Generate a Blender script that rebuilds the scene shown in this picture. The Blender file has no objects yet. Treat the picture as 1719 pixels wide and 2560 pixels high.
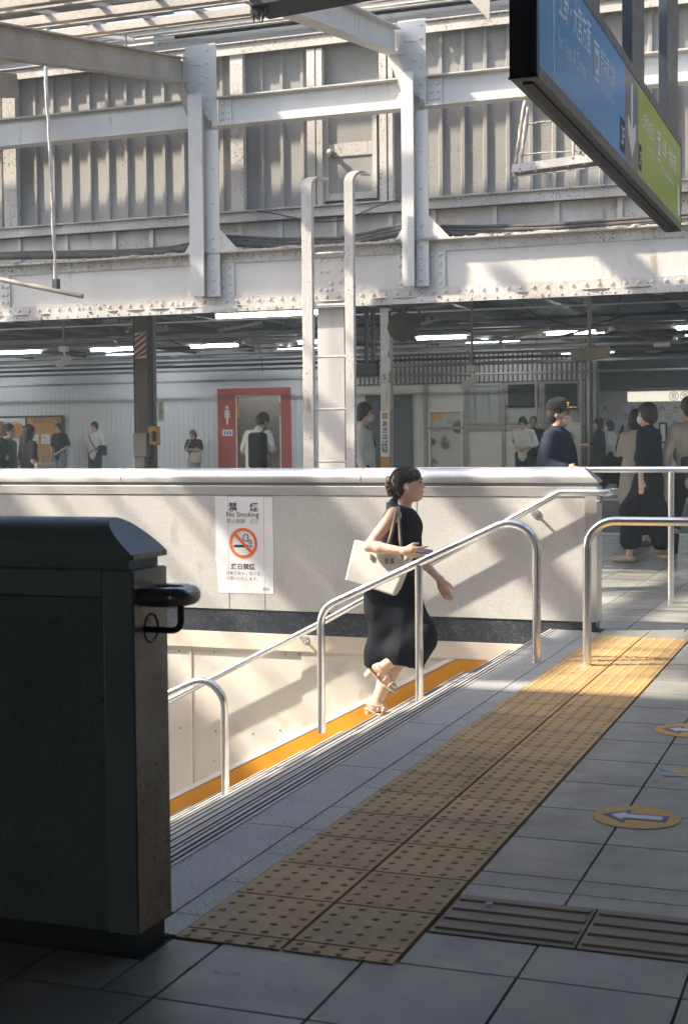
import bpy, bmesh, math, random
import numpy as np
from mathutils import Vector, Matrix
random.seed(7)
rng = np.random.default_rng(7)
SC = bpy.context.scene
COL = SC.collection
RAD = math.radians

# ------------------------------------------------------------------ camera
F, HC = 3534.0, 1.29
YAW, PIT, ROL = 20.5, -2.83, -0.5
cam_d = bpy.data.cameras.new('camera')
cam_d.sensor_fit = 'AUTO'
cam_d.sensor_width = 36.0
cam_d.lens = 36.0 * F / 2560.0
cam_d.clip_start = 0.05
cam_d.clip_end = 900
cam = bpy.data.objects.new('camera', cam_d)
COL.objects.link(cam)
CR = Matrix.Rotation(RAD(YAW), 3, 'Z') @ Matrix.Rotation(RAD(90 + PIT), 3, 'X') @ Matrix.Rotation(RAD(ROL), 3, 'Z')
cam.matrix_world = Matrix.Translation((0, 0, HC)) @ CR.to_4x4()
cam_d.dof.use_dof = True
cam_d.dof.focus_distance = 9.2
cam_d.dof.aperture_fstop = 8.0
SC.camera = cam

# ------------------------------------------------------------------ light
SUN = Vector((1.0, 0.42, -1.0)).normalized()
EXPOSURE = 1.95
w = bpy.data.worlds.new('World')
SC.world = w
w.use_nodes = True
nt = w.node_tree
nt.nodes.clear()
_o = nt.nodes.new('ShaderNodeOutputWorld')
_b = nt.nodes.new('ShaderNodeBackground')
_s = nt.nodes.new('ShaderNodeTexSky')
_s.sky_type = 'NISHITA'
_s.sun_disc = False
_s.sun_elevation = math.asin(-SUN.z)
_s.sun_rotation = math.atan2(-SUN.x, -SUN.y)
_s.air_density = 1.0
_s.dust_density = 3.0
_s.ozone_density = 1.2
_b.inputs['Strength'].default_value = 0.15
nt.links.new(_s.outputs[0], _b.inputs[0])
nt.links.new(_b.outputs[0], _o.inputs[0])
sl = bpy.data.lights.new('sun', 'SUN')
sl.energy = 3.5
sl.angle = RAD(1.5)
sl.color = (1.0, 0.90, 0.76)
so = bpy.data.objects.new('sun', sl)
COL.objects.link(so)
so.location = (-20, -6, 25)
so.rotation_mode = 'QUATERNION'
so.rotation_quaternion = SUN.to_track_quat('-Z', 'Y')
SC.view_settings.view_transform = 'Standard'
SC.view_settings.look = 'None'
SC.view_settings.exposure = EXPOSURE
SC.view_settings.gamma = 1.0

# ------------------------------------------------------------------ pixel -> real plane
_R = np.array(CR)
def ray(px, py):
    return _R @ np.array([(px - 859.5) / F, -(py - 1280) / F, -1.0])
def oy(px, py, Y):
    d = ray(px, py); p = d * (Y / d[1]); p[2] += HC; return p
def ox(px, py, X):
    d = ray(px, py); p = d * (X / d[0]); p[2] += HC; return p
def fl(px, py, z=0.0):
    d = ray(px, py); p = d * ((z - HC) / d[2]); p[2] += HC; return p

# ------------------------------------------------------------------ materials
def pmat(name, col, col2=None, rough=0.6, metal=0.0, ns=3.0, mix=0.6, bump=0.0, bs=60.0,
         speck=None, stretch=(1, 1, 1), emis=None, island=0.0, spec=0.5, coat=0.0, speck2=None, rvar=0.12):
    m = bpy.data.materials.new(name)
    m.use_nodes = True
    t = m.node_tree; n = t.nodes; L = t.links
    b = n['Principled BSDF']
    b.inputs['Roughness'].default_value = rough
    b.inputs['Metallic'].default_value = metal
    b.inputs['Specular IOR Level'].default_value = spec
    b.inputs['Coat Weight'].default_value = coat
    if emis:
        b.inputs['Emission Color'].default_value = (*emis[0], 1)
        b.inputs['Emission Strength'].default_value = emis[1]
    g = n.new('ShaderNodeNewGeometry')
    mp = n.new('ShaderNodeMapping')
    mp.inputs['Scale'].default_value = stretch
    L.new(g.outputs['Position'], mp.inputs['Vector'])
    def noise(scale, det=4, vec=None):
        x = n.new('ShaderNodeTexNoise')
        x.inputs['Scale'].default_value = scale
        x.inputs['Detail'].default_value = det
        L.new(vec or mp.outputs[0], x.inputs['Vector'])
        return x.outputs['Fac']
    def ramp(fac, a, bb):
        x = n.new('ShaderNodeMapRange')
        x.inputs['From Min'].default_value = a
        x.inputs['From Max'].default_value = bb
        L.new(fac, x.inputs['Value'])
        return x.outputs[0]
    def mixc(fac, a, bb):
        x = n.new('ShaderNodeMix'); x.data_type = 'RGBA'
        if isinstance(fac, float): x.inputs[0].default_value = fac
        else: L.new(fac, x.inputs[0])
        for s, v in ((6, a), (7, bb)):
            if isinstance(v, tuple): x.inputs[s].default_value = (*v, 1)
            else: L.new(v, x.inputs[s])
        return x.outputs[2]
    def mul(a, bb):
        x = n.new('ShaderNodeMath'); x.operation = 'MULTIPLY'
        L.new(a, x.inputs[0])
        if isinstance(bb, float): x.inputs[1].default_value = bb
        else: L.new(bb, x.inputs[1])
        return x.outputs[0]
    if col2 is None:
        col2 = tuple(c * 0.78 for c in col)
    f1 = noise(ns, 5)
    c = mixc(mul(ramp(f1, 0.35, 0.68), float(mix)), col, col2)
    if island:
        x = n.new('ShaderNodeHueSaturation')
        r = n.new('ShaderNodeMapRange')
        r.inputs['To Min'].default_value = 1 - island
        r.inputs['To Max'].default_value = 1 + island
        L.new(g.outputs['Random Per Island'], r.inputs['Value'])
        L.new(r.outputs[0], x.inputs['Value'])
        L.new(c, x.inputs['Color'])
        c = x.outputs[0]
    if speck:
        sc_, lo, hi, scol, cl = speck          # fine speckle gathered in larger patches
        s1 = ramp(noise(sc_, 3, g.outputs['Position']), lo, hi)
        if cl:
            s1 = mul(s1, ramp(noise(cl, 3, g.outputs['Position']), 0.42, 0.62))
        c = mixc(s1, c, scol)
    if speck2:
        sc_, lo, hi, scol, cl = speck2
        s1 = ramp(noise(sc_, 3), lo, hi)
        if cl:
            s1 = mul(s1, ramp(noise(cl, 2, g.outputs['Position']), 0.45, 0.6))
        c = mixc(s1, c, scol)
    L.new(c, b.inputs['Base Color'])
    if rvar:
        rr = n.new('ShaderNodeMapRange')
        rr.inputs['To Min'].default_value = max(0.02, rough - rvar)
        rr.inputs['To Max'].default_value = min(1, rough + rvar)
        L.new(noise(ns * 4, 3), rr.inputs['Value'])
        L.new(rr.outputs[0], b.inputs['Roughness'])
    if bump:
        bp = n.new('ShaderNodeBump')
        bp.inputs['Strength'].default_value = bump
        bp.inputs['Distance'].default_value = 0.01
        L.new(noise(bs, 4), bp.inputs['Height'])
        L.new(bp.outputs[0], b.inputs['Normal'])
    return m

M = {}
DIRT = (0.035, 0.03, 0.025)
M['white_steel'] = pmat('white_steel_paint', (0.56, 0.54, 0.505), (0.47, 0.45, 0.415), 0.5, 0, 2.2, 0.7, 0.25, 40,
                        speck=(75, 0.65, 0.73, DIRT, 2.2), speck2=(10, 0.60, 0.76, (0.33, 0.26, 0.19), 1.3), stretch=(1, 1, 0.22))
M['dirty_steel'] = pmat('dirty_steel_paint', (0.52, 0.495, 0.455), (0.36, 0.335, 0.295), 0.65, 0, 3, 0.8, 0.4, 40,
                        speck=(55, 0.58, 0.66, DIRT, 3.0), speck2=(14, 0.58, 0.72, (0.25, 0.19, 0.13), 2.0), stretch=(1, 1, 0.3))
M['rafter'] = pmat('beige_rafter_paint', (0.33, 0.285, 0.235), (0.22, 0.19, 0.15), 0.6, 0, 2.5, 0.8, 0.3, 30,
                   speck=(60, 0.6, 0.7, DIRT, 2.0))
M['dust'] = pmat('caked_dust', (0.48, 0.43, 0.37), (0.2, 0.17, 0.14), 0.95, 0, 20, 0.9, 0.9, 70)
M['corrugated'] = pmat('grey_corrugated_paint', (0.30, 0.285, 0.262), (0.20, 0.19, 0.172), 0.65, 0, 1.2, 0.7, 0.15, 50,
                       speck=(55, 0.62, 0.7, DIRT, 1.6), stretch=(1, 1, 0.35))
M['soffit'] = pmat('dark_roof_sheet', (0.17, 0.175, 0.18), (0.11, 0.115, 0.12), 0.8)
M['granite'] = pmat('pale_granite', (0.54, 0.53, 0.505), (0.46, 0.452, 0.43), 0.45, 0, 1.3, 0.9, 0.06, 300,
                    speck=(260, 0.56, 0.68, (0.22, 0.205, 0.185), 0), speck2=(6, 0.56, 0.8, (0.26, 0.225, 0.185), 0.9), stretch=(1, 1, .5))
M['dark_granite'] = pmat('black_granite', (0.030, 0.036, 0.046), (0.055, 0.06, 0.07), 0.25, 0, 6, 0.6, 0.05, 200,
                         speck=(190, 0.60, 0.70, (0.45, 0.43, 0.4), 2.0))
M['floor_granite'] = pmat('grey_granite_slab', (0.34, 0.345, 0.335), (0.27, 0.275, 0.265), 0.5, 0, 2, 0.7, 0.08, 300,
                          speck=(150, 0.50, 0.62, (0.12, 0.125, 0.125), 0), island=0.05)
M['tile'] = pmat('grey_floor_tile', (0.278, 0.272, 0.240), (0.155, 0.153, 0.136), 0.38, 0, 1.9, 0.95, 0.06, 300, rvar=0.2,
                 speck=(420, 0.58, 0.68, (0.16, 0.16, 0.15), 0), speck2=(22, 0.63, 0.70, (0.10, 0.096, 0.09), 1.0), island=0.11)
M['grout'] = pmat('dark_grout', (0.045, 0.045, 0.045), None, 0.9)
M['tactile'] = pmat('worn_yellow_tactile', (0.43, 0.265, 0.10), (0.30, 0.195, 0.085), 0.6, 0, 2.5, 0.8, 0.1, 120,
                    speck=(160, 0.60, 0.68, (0.20, 0.16, 0.11), 2.5), speck2=(12, 0.58, 0.72, (0.22, 0.17, 0.11), 1.2), island=0.13)
M['tactile_dull'] = pmat('worn_brown_guiding_tile', (0.25, 0.18, 0.11), (0.18, 0.14, 0.10), 0.6, 0, 2.5, 0.8, 0.1, 120,
                    speck=(160, 0.60, 0.68, (0.10, 0.08, 0.06), 2.5), island=0.08)
M['steel'] = pmat('brushed_steel', (0.66, 0.645, 0.62), (0.52, 0.51, 0.49), 0.38, 0.75, 3, 0.6, 0.04, 40, stretch=(0.15, 1, 1),
                  speck=(90, 0.62, 0.75, (0.25, 0.23, 0.2), 2.0))
M['chrome'] = pmat('polished_tube', (0.80, 0.79, 0.77), (0.7, 0.69, 0.67), 0.2, 0.88, 5, 0.5, 0.0, 40, rvar=0.08)
M['dark_chrome'] = pmat('dark_tube', (0.30, 0.29, 0.28), (0.2, 0.19, 0.18), 0.24, 0.9, 5, 0.6, 0.0, 40, rvar=0.1)  # darker copy of the polished tube colour
M['worn_steel'] = pmat('stained_steel', (0.34, 0.325, 0.30), (0.22, 0.20, 0.175), 0.42, 0.85, 6, 0.9, 0.12, 60,
                       speck=(60, 0.55, 0.7, (0.15, 0.12, 0.09), 5.0))
M['shaded_steel'] = pmat('shaded_steel_sheet', (0.26, 0.31, 0.345), (0.20, 0.24, 0.27), 0.5, 0.25, 3, 0.7, 0.05, 60)  # steel darkened and blued: the near parapet's shade put into the colour
M['near_granite'] = pmat('shaded_granite', (0.19, 0.24, 0.27), (0.14, 0.18, 0.205), 0.5, 0, 4, 0.8, 0.08, 250,
                         speck=(300, 0.52, 0.64, (0.06, 0.065, 0.066), 0))  # granite colour darkened and blued to carry the shade on the near parapet
M['cream'] = pmat('cream_panel_paint', (0.62, 0.58, 0.52), (0.53, 0.49, 0.43), 0.5, 0, 1.4, 0.7, 0.05, 30,
                  speck=(50, 0.68, 0.76, (0.25, 0.2, 0.15), 3.0), speck2=(5, 0.60, 0.80, (0.40, 0.33, 0.25), 1.2))
M['cream_trim'] = pmat('cream_trim_paint', (0.68, 0.61, 0.52), (0.58, 0.5, 0.4), 0.5, 0, 3, 0.6, 0.05, 30)
M['yellow'] = pmat('orange_yellow_stringer', (0.66, 0.285, 0.016), (0.56, 0.23, 0.014), 0.45, 0, 3, 0.6, 0.05, 60,
                   speck=(60, 0.70, 0.76, (0.3, 0.18, 0.06), 3.0))
M['white'] = pmat('white_paint', (0.78, 0.77, 0.74), (0.68, 0.66, 0.62), 0.5, 0, 3, 0.5)
M['paper'] = pmat('white_paper', (0.74, 0.745, 0.75), (0.68, 0.685, 0.69), 0.7, 0, 3, 0.5, 0.06, 12)
M['ink'] = pmat('black_ink', (0.018, 0.02, 0.025), None, 0.6)
M['grey_ink'] = pmat('grey_ink', (0.22, 0.22, 0.23), None, 0.6)
M['orange_ink'] = pmat('orange_red_ink', (0.80, 0.15, 0.02), (0.72, 0.13, 0.02), 0.6)
M['nosing'] = pmat('pale_nosing', (0.50, 0.48, 0.45), (0.38, 0.36, 0.34), 0.45, 0.2, 5, 0.8)
M['step'] = pmat('stair_granite', (0.46, 0.44, 0.41), (0.36, 0.345, 0.32), 0.5, 0, 3, 0.7, 0.05, 200,
                 speck=(260, 0.56, 0.68, (0.12, 0.12, 0.11), 0))
M['grip'] = pmat('black_grip_strip', (0.02, 0.02, 0.022), None, 0.8)
M['dark_frame'] = pmat('charcoal_sign_frame', (0.030, 0.034, 0.042), (0.022, 0.026, 0.032), 0.42, 0.2, 4, 0.5)
M['blue'] = pmat('blue_sign_sheet', (0.002, 0.095, 0.235), None, 0.3, 0, 3, 0.15, rvar=0.02, spec=0.10, emis=((0.0, 0.14, 0.34), 0.08))
M['green'] = pmat('green_sign_sheet', (0.11, 0.155, 0.010), None, 0.3, 0, 3, 0.15, rvar=0.02, spec=0.10, emis=((0.19, 0.25, 0.01), 0.08))
M['sign_grey'] = pmat('grey_sign_sheet', (0.10, 0.105, 0.115), None, 0.3, 0, 3, 0.15, rvar=0.02, spec=0.10)
M['sign_white'] = pmat('white_lettering', (0.76, 0.74, 0.70), None, 0.4)
M['cable'] = pmat('dusty_black_cable', (0.045, 0.043, 0.04), (0.10, 0.09, 0.08), 0.8, 0, 12, 0.8, 0.3, 60)
M['far_wall'] = pmat('ribbed_grey_wall', (0.68, 0.70, 0.725), (0.62, 0.64, 0.665), 0.5, 0, 0.6, 0.6, 0.0, 30)
M['red'] = pmat('red_painted_portal', (0.40, 0.045, 0.024), (0.36, 0.04, 0.02), 0.4, 0, 2, 0.5)
M['beige_wall'] = pmat('beige_office_panel', (0.54, 0.51, 0.46), (0.44, 0.41, 0.365), 0.55, 0, 1.4, 0.7,
                       speck=(14, 0.66, 0.74, (0.2, 0.17, 0.13), 1))
M['rust_door'] = pmat('rust_stained_door', (0.40, 0.38, 0.35), (0.33, 0.31, 0.28), 0.5, 0, 2, 0.6,
                      speck=(2.3, 0.55, 0.63, (0.13, 0.08, 0.035), 0))
M['glass_dark'] = pmat('dark_window_glass', (0.02, 0.024, 0.028), None, 0.08, 0, 3, 0.3, rvar=0.02)
M['glass_pale'] = pmat('frosted_window_glass', (0.32, 0.34, 0.33), (0.26, 0.28, 0.27), 0.25, 0, 1.5, 0.6)
M['black'] = pmat('flat_black', (0.012, 0.013, 0.015), None, 0.6)
M['charcoal'] = pmat('charcoal_panel', (0.045, 0.05, 0.056), None, 0.5)
M['brown_steel'] = pmat('brown_grey_column', (0.135, 0.125, 0.118), (0.10, 0.09, 0.082), 0.6, 0, 2, 0.7, 0.1, 40)
M['grey_box'] = pmat('grey_junction_box', (0.25, 0.235, 0.21), None, 0.5)
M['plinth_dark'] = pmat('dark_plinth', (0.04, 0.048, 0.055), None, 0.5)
M['ochre'] = pmat('ochre_paint', (0.52, 0.27, 0.04), (0.42, 0.2, 0.03), 0.5)
M['pipe_blue'] = pmat('pale_blue_conduit', (0.26, 0.31, 0.38), (0.17, 0.2, 0.25), 0.45, 0.3, 2, 0.7)
M['pipe_grey'] = pmat('grey_conduit', (0.30, 0.29, 0.28), (0.18, 0.175, 0.17), 0.5, 0.3, 2, 0.8)
M['pipe_dark'] = pmat('dark_conduit', (0.07, 0.068, 0.066), (0.04, 0.04, 0.04), 0.6, 0.2, 2, 0.8)
M['pipe_pale'] = pmat('pale_duct', (0.42, 0.39, 0.35), (0.3, 0.27, 0.23), 0.5, 0, 2, 0.8)
M['lamp'] = pmat('lit_fluorescent', (0.9, 0.9, 0.85), None, 0.4, emis=((0.90, 0.96, 1.0), 13.0))
M['lit_sign'] = pmat('lit_cream_sign', (0.75, 0.70, 0.58), None, 0.4, emis=((1.0, 0.92, 0.74), 0.22))
M['room'] = pmat('toilet_interior', (0.36, 0.35, 0.33), (0.33, 0.32, 0.30), 0.4)
M['room_lamp'] = pmat('lit_ceiling_panel', (0.9, 0.9, 0.85), None, 0.4, emis=((1.0, 0.96, 0.9), 4.0))
M['mural'] = pmat('pale_blue_mural', (0.56, 0.60, 0.66), (0.52, 0.56, 0.62), 0.4)
M['asphalt'] = pmat('dark_ballast', (0.06, 0.058, 0.056), (0.03, 0.03, 0.03), 0.9, 0, 8, 0.8, 0.6, 20)
M['concrete'] = pmat('platform_concrete', (0.25, 0.25, 0.25), (0.17, 0.17, 0.17), 0.7, 0, 1.5, 0.8, 0.1, 60)
M['far_floor'] = pmat('far_platform_paving', (0.22, 0.23, 0.25), (0.17, 0.18, 0.2), 0.6, 0, 1.0, 0.7)
M['shade_wall'] = pmat('shading_wall_paint', (0.06, 0.06, 0.06), (0.045, 0.045, 0.045), 0.8)
M['sticker'] = pmat('orange_floor_sticker', (0.50, 0.26, 0.045), (0.40, 0.22, 0.06), 0.5, 0, 5, 0.7, speck=(120, .62, .7, (.2, .15, .1), 4))
M['sticker_blue'] = pmat('navy_sticker_ink', (0.035, 0.06, 0.10), None, 0.5, speck=(120, .62, .7, (.2, .2, .2), 4))
M['sticker_white'] = pmat('white_sticker_ink', (0.55, 0.56, 0.57), None, 0.5, speck=(90, .6, .68, (.2, .2, .2), 5))
M['faded_blue'] = pmat('faded_blue_ink', (0.16, 0.27, 0.38), (0.25, 0.3, 0.35), 0.5, speck=(60, .5, .6, (.33, .32, .3), 0))

# ------------------------------------------------------------------ object helpers
LOC = {}
def tag(o, label=None, cat=None, group=None, kind=None):
    if label: o['label'] = label
    if cat: o['category'] = cat
    if group: o['group'] = group
    if kind: o['kind'] = kind
    return o
def thing(name, loc, label, cat, group=None, rz=0.0):
    o = bpy.data.objects.new(name, None)
    o.empty_display_size = 0.1
    COL.objects.link(o)
    o.location = loc; o.rotation_euler = (0, 0, rz)
    LOC[o] = np.array(loc, float)
    return tag(o, label, cat, group)

class MB:
    def __init__(s):
        s.v = []; s.f = []; s.n = 0
    def add(s, V, Fc):
        k = s.n
        V = [tuple(map(float, p)) for p in V]
        s.v += V; s.n += len(V)
        s.f += [tuple(i + k for i in f) for f in Fc]
        return s
    def box(s, x0, x1, y0, y1, z0, z1):
        V = [(x, y, z) for z in (z0, z1) for y in (y0, y1) for x in (x0, x1)]
        return s.add(V, [(0, 2, 3, 1), (4, 5, 7, 6), (0, 1, 5, 4), (2, 6, 7, 3), (0, 4, 6, 2), (1, 3, 7, 5)])
    def obox(s, c, ax, h):
        c = np.array(c, float); A = [np.array(a, float) * k for a, k in zip(ax, h)]
        V = [c + A[0] * i + A[1] * j + A[2] * k for k in (-1, 1) for j in (-1, 1) for i in (-1, 1)]
        return s.add(V, [(0, 2, 3, 1), (4, 5, 7, 6), (0, 1, 5, 4), (2, 6, 7, 3), (0, 4, 6, 2), (1, 3, 7, 5)])
    def beam(s, p0, p1, wd, ht, up=(0, 0, 1)):
        p0 = np.array(p0, float); p1 = np.array(p1, float)
        d = p1 - p0; l = np.linalg.norm(d); d /= l
        sd = np.cross(d, up); sd /= np.linalg.norm(sd); u = np.cross(sd, d)
        return s.obox((p0 + p1) / 2, (d, sd, u), (l / 2, wd / 2, ht / 2))
    def prism(s, poly, axis, a0, a1):
        """poly of 2-D points extruded along 'x','y' or 'z'"""
        n = len(poly)
        def P(q, a):
            if axis == 'x': return (a, q[0], q[1])
            if axis == 'y': return (q[0], a, q[1])
            return (q[0], q[1], a)
        V = [P(q, a0) for q in poly] + [P(q, a1) for q in poly]
        Fc = [tuple(range(n)), tuple(range(2 * n - 1, n - 1, -1))]
        Fc += [(i, i + n, (i + 1) % n + n, (i + 1) % n) for i in range(n)]
        return s.add(V, Fc)
    def tube(s, pts, r, seg=12, cap=True, closed=False, fillet=0.0, fs=6):
        P = [np.array(p, float) for p in pts]
        if fillet and len(P) > 2:
            Q = [P[0]]
            for i in range(1, len(P) - 1):
                a = P[i - 1] - P[i]; b = P[i + 1] - P[i]
                la, lb = np.linalg.norm(a), np.linalg.norm(b)
                a /= la; b /= lb
                ang = math.acos(max(-1, min(1, float(a @ b))))
                t = min(fillet / max(math.tan(ang / 2), 1e-3), la * 0.49, lb * 0.49)
                rr = t * math.tan(ang / 2)
                bis = a + b; bis /= np.linalg.norm(bis)
                cc = P[i] + bis * (rr / math.sin(ang / 2))
                v0 = P[i] + a * t - cc; v1 = P[i] + b * t - cc
                om = math.acos(max(-1, min(1, float(v0 @ v1) / (np.linalg.norm(v0) * np.linalg.norm(v1)))))
                for k in range(fs + 1):
                    u = k / fs
                    Q.append(cc + (math.sin((1 - u) * om) * v0 + math.sin(u * om) * v1) / math.sin(om))
            Q.append(P[-1]); P = Q
        n = len(P)
        R = [r] * n if not hasattr(r, '__len__') else list(r)
        T = []
        for i in range(n):
            if closed: d = P[(i + 1) % n] - P[i - 1]
            else: d = P[min(i + 1, n - 1)] - P[max(i - 1, 0)]
            T.append(d / (np.linalg.norm(d) + 1e-12))
        u = np.cross(T[0], (0, 0, 1.0))
        if np.linalg.norm(u) < 0.05: u = np.cross(T[0], (1.0, 0, 0))
        u /= np.linalg.norm(u)
        V = []
        for i in range(n):
            u = u - T[i] * (u @ T[i]); u /= np.linalg.norm(u)
            w_ = np.cross(T[i], u)
            for k in range(seg):
                a = 2 * math.pi * k / seg
                V.append(P[i] + (u * math.cos(a) + w_ * math.sin(a)) * R[i])
        Fc = []
        for i in range(n if closed else n - 1):
            j = (i + 1) % n
            for k in range(seg):
                k2 = (k + 1) % seg
                Fc.append((i * seg + k, i * seg + k2, j * seg + k2, j * seg + k))
        if cap and not closed:
            Fc.append(tuple(range(seg - 1, -1, -1)))
            Fc.append(tuple(range((n - 1) * seg, n * seg)))
        return s.add(V, Fc)
    def cyl(s, p0, p1, r, seg=16, r2=None):
        return s.tube([p0, p1], [r, r if r2 is None else r2], seg)
    def rivet(s, c, nrm, r=0.018, h=0.011):
        c = np.array(c, float); nrm = np.array(nrm, float)
        u = np.cross(nrm, (0.3, 0.5, 0.8)); u /= np.linalg.norm(u); w_ = np.cross(nrm, u)
        V = []; seg = 8
        for rr, hh in ((1, 0), (0.8, 0.62), (0.42, 0.93)):
            for k in range(seg):
                a = 2 * math.pi * k / seg
                V.append(c + (u * math.cos(a) + w_ * math.sin(a)) * r * rr + nrm * h * hh)
        Fc = [(i * seg + k, i * seg + (k + 1) % seg, (i + 1) * seg + (k + 1) % seg, (i + 1) * seg + k) for i in range(2) for k in range(seg)]
        Fc.append(tuple(range(2 * seg, 3 * seg)))
        return s.add(V, Fc)
    def ball(s, c, r, seg=14, rings=9):
        c = np.array(c, float); r = np.array(r if hasattr(r, '__len__') else (r, r, r), float)
        V = [c + r * (0, 0, 1)]
        for i in range(1, rings):
            t = math.pi * i / rings
            for k in range(seg):
                a = 2 * math.pi * k / seg
                V.append(c + r * (math.sin(t) * math.cos(a), math.sin(t) * math.sin(a), math.cos(t)))
        V.append(c - r * (0, 0, 1))
        Fc = [(0, 1 + k, 1 + (k + 1) % seg) for k in range(seg)]
        for i in range(rings - 2):
            for k in range(seg):
                a = 1 + i * seg
                Fc.append((a + k, a + seg + k, a + seg + (k + 1) % seg, a + (k + 1) % seg))
        e = 1 + (rings - 2) * seg
        Fc += [(e + (k + 1) % seg, e + k, len(V) - 1) for k in range(seg)]
        return s.add(V, Fc)
    def build(s, name, mat, parent=None, smooth=False, bevel=0.0, label=None, cat=None, group=None, kind=None, base=None, wobble=0.0):
        V = np.array(s.v, float)
        if wobble:
            V = V + rng.normal(0, wobble, V.shape)
        if parent is not None:
            org = LOC[parent]
        elif base is not None:
            org = np.array(base, float)
        else:
            lo, hi = V.min(0), V.max(0)
            org = np.array([(lo[0] + hi[0]) / 2, (lo[1] + hi[1]) / 2, lo[2]])
        me = bpy.data.meshes.new(name)
        me.from_pydata([tuple(p) for p in (V - org)], [], s.f)
        me.update()
        bm = bmesh.new(); bm.from_mesh(me)
        bmesh.ops.recalc_face_normals(bm, faces=bm.faces)
        bm.to_mesh(me); bm.free()
        if mat is not None: me.materials.append(mat)
        o = bpy.data.objects.new(name, me)
        COL.objects.link(o)
        LOC[o] = org
        if parent is not None:
            o.parent = parent
        else:
            o.location = org
        if smooth:
            me.polygons.foreach_set('use_smooth', [True] * len(me.polygons))
            if smooth == 'auto':
                me.set_sharp_from_angle(angle=RAD(35))
        if bevel:
            md = o.modifiers.new('bevel', 'BEVEL'); md.width = bevel; md.segments = 2; md.limit_method = 'ANGLE'; md.angle_limit = RAD(40)
        if parent is None and kind is None and label is None: raise ValueError(name)
        return tag(o, label, cat, group, kind)

def dup(root, delta, label=None):
    """copy of a thing with its parts and sub-parts, shifted by delta"""
    c = root.copy(); COL.objects.link(c)
    c.location = Vector(root.location) + Vector(delta)
    if label: c['label'] = label
    for ch in list(root.children):
        d = ch.copy(); COL.objects.link(d); d.parent = c
        for g in list(ch.children):
            e = g.copy(); COL.objects.link(e); e.parent = d
    return c

_dg = None
def text_mb(body, size, org, xd, ud, thick=0.0, align='LEFT', mb=None, squeeze=1.0, bold=0.0, leading=1.0):
    c = bpy.data.curves.new('tmp', 'FONT')
    c.body = body; c.size = size; c.align_x = align; c.resolution_u = 2; c.offset = bold; c.space_line = leading
    c.extrude = thick
    o = bpy.data.objects.new('tmp', c); COL.objects.link(o)
    dg = bpy.context.evaluated_depsgraph_get()
    me = bpy.data.meshes.new_from_object(o.evaluated_get(dg))
    xd = np.array(xd, float); ud = np.array(ud, float); nd = np.cross(xd, ud)
    V = [np.array(org) + xd * v.co.x * squeeze + ud * v.co.y + nd * v.co.z for v in me.vertices]
    Fc = [tuple(p.vertices) for p in me.polygons]
    bpy.data.objects.remove(o); bpy.data.curves.remove(c); bpy.data.meshes.remove(me)
    mb = mb or MB()
    if V: mb.add(V, Fc)
    return mb
# ================================================================== setting: floors, stairs
YF = 9.5      # face of the far parapet
XE = -2.05    # edge of the landing above the stairs
YN0, YN1 = 3.085, 3.265   # near parapet
YP = 19.7     # edge of this platform
RIS, TRD = 0.16, 0.305

def tiles(mb, xs, ys, gap, z0, z1, skip=None):
    for a, b in zip(xs[:-1], xs[1:]):
        for c, d in zip(ys[:-1], ys[1:]):
            if skip and skip((a + b) / 2, (c + d) / 2): continue
            g = gap / 2
            mb.box(a + g, b - g, c + g, d - g, z0, z1)

m = MB()
m.box(-2.0, 9, -8, YP, -0.35, -0.014)
m.box(-40, -2.0, YF + 0.2, YP, -0.35, -0.0145)
m.box(-40, -2.0, -8, YN0 + 0.02, -0.35, -0.0145)
m.build('platform_base', M['grout'], kind='structure')
xs = [-1.56 - 0.385 * k for k in range(16, 0, -1)] + [-1.56, -1.175, -0.79, -0.405, -0.02] + [-0.02 + 0.385 * k for k in range(1, 14)]
ys = [3.27 - 0.397 * k for k in range(22, 0, -1)] + [3.27 + 0.397 * k for k in range(0, 42)]
def sk(x, y):
    if -1.72 < x < -0.79 and y < 3.27 and y > 3.0 and x < -1.56: return True
    if -1.72 < x < -1.175 and 3.27 < y < 9.622: return True
    if -1.175 < x < -0.79 and 3.27 < y < 9.622: return True
    if x > -0.79 and 3.27 < y < 4.064: return True
    if x < -1.56 and 2.95 < y < 9.7: return True
    if y > YP - 0.35: return True
    return False
m = MB(); tiles(m, xs, ys, 0.008, -0.02, 0.0, sk)
tiles(m, [-1.092, -0.79], [3.27 + 0.397 * k for k in range(2, 17)], 0.008, -0.02, 0.0)
tiles(m, [-1.092] + [-0.79 + 0.385 * k for k in range(0, 14)], [3.27, 3.50], 0.006, -0.02, 0.0)
tiles(m, [-1.092] + [-0.79 + 0.385 * k for k in range(0, 14)], [3.829, 3.935, 4.064], 0.006, -0.02, 0.0)
tiles(m, [-1.70, -1.56], [2.873, 3.24], 0.008, -0.02, 0.0)
tiles(m, [x for x in xs if x < -1.8] + [-1.702], [2.873, 3.08], 0.008, -0.02, 0.0)
tiles(m, [-1.70, -1.397, -1.092], [9.25, 9.622], 0.006, -0.02, 0.0)
m.build('platform_tiles', M['tile'], kind='structure')
# granite border slabs by the stair head
m = MB()
tiles(m, [-2.03, -1.79], [2.52 + 0.905 * k for k in range(1, 8)] + [YF], 0.006, -0.02, 0.0)
tiles(m, [-1.79, -1.702], [3.27] + [3.43 + 0.30 * k for k in range(0, 21)], 0.004, -0.02, -0.001)
m.build('border_slabs', M['floor_granite'], kind='structure')

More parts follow.
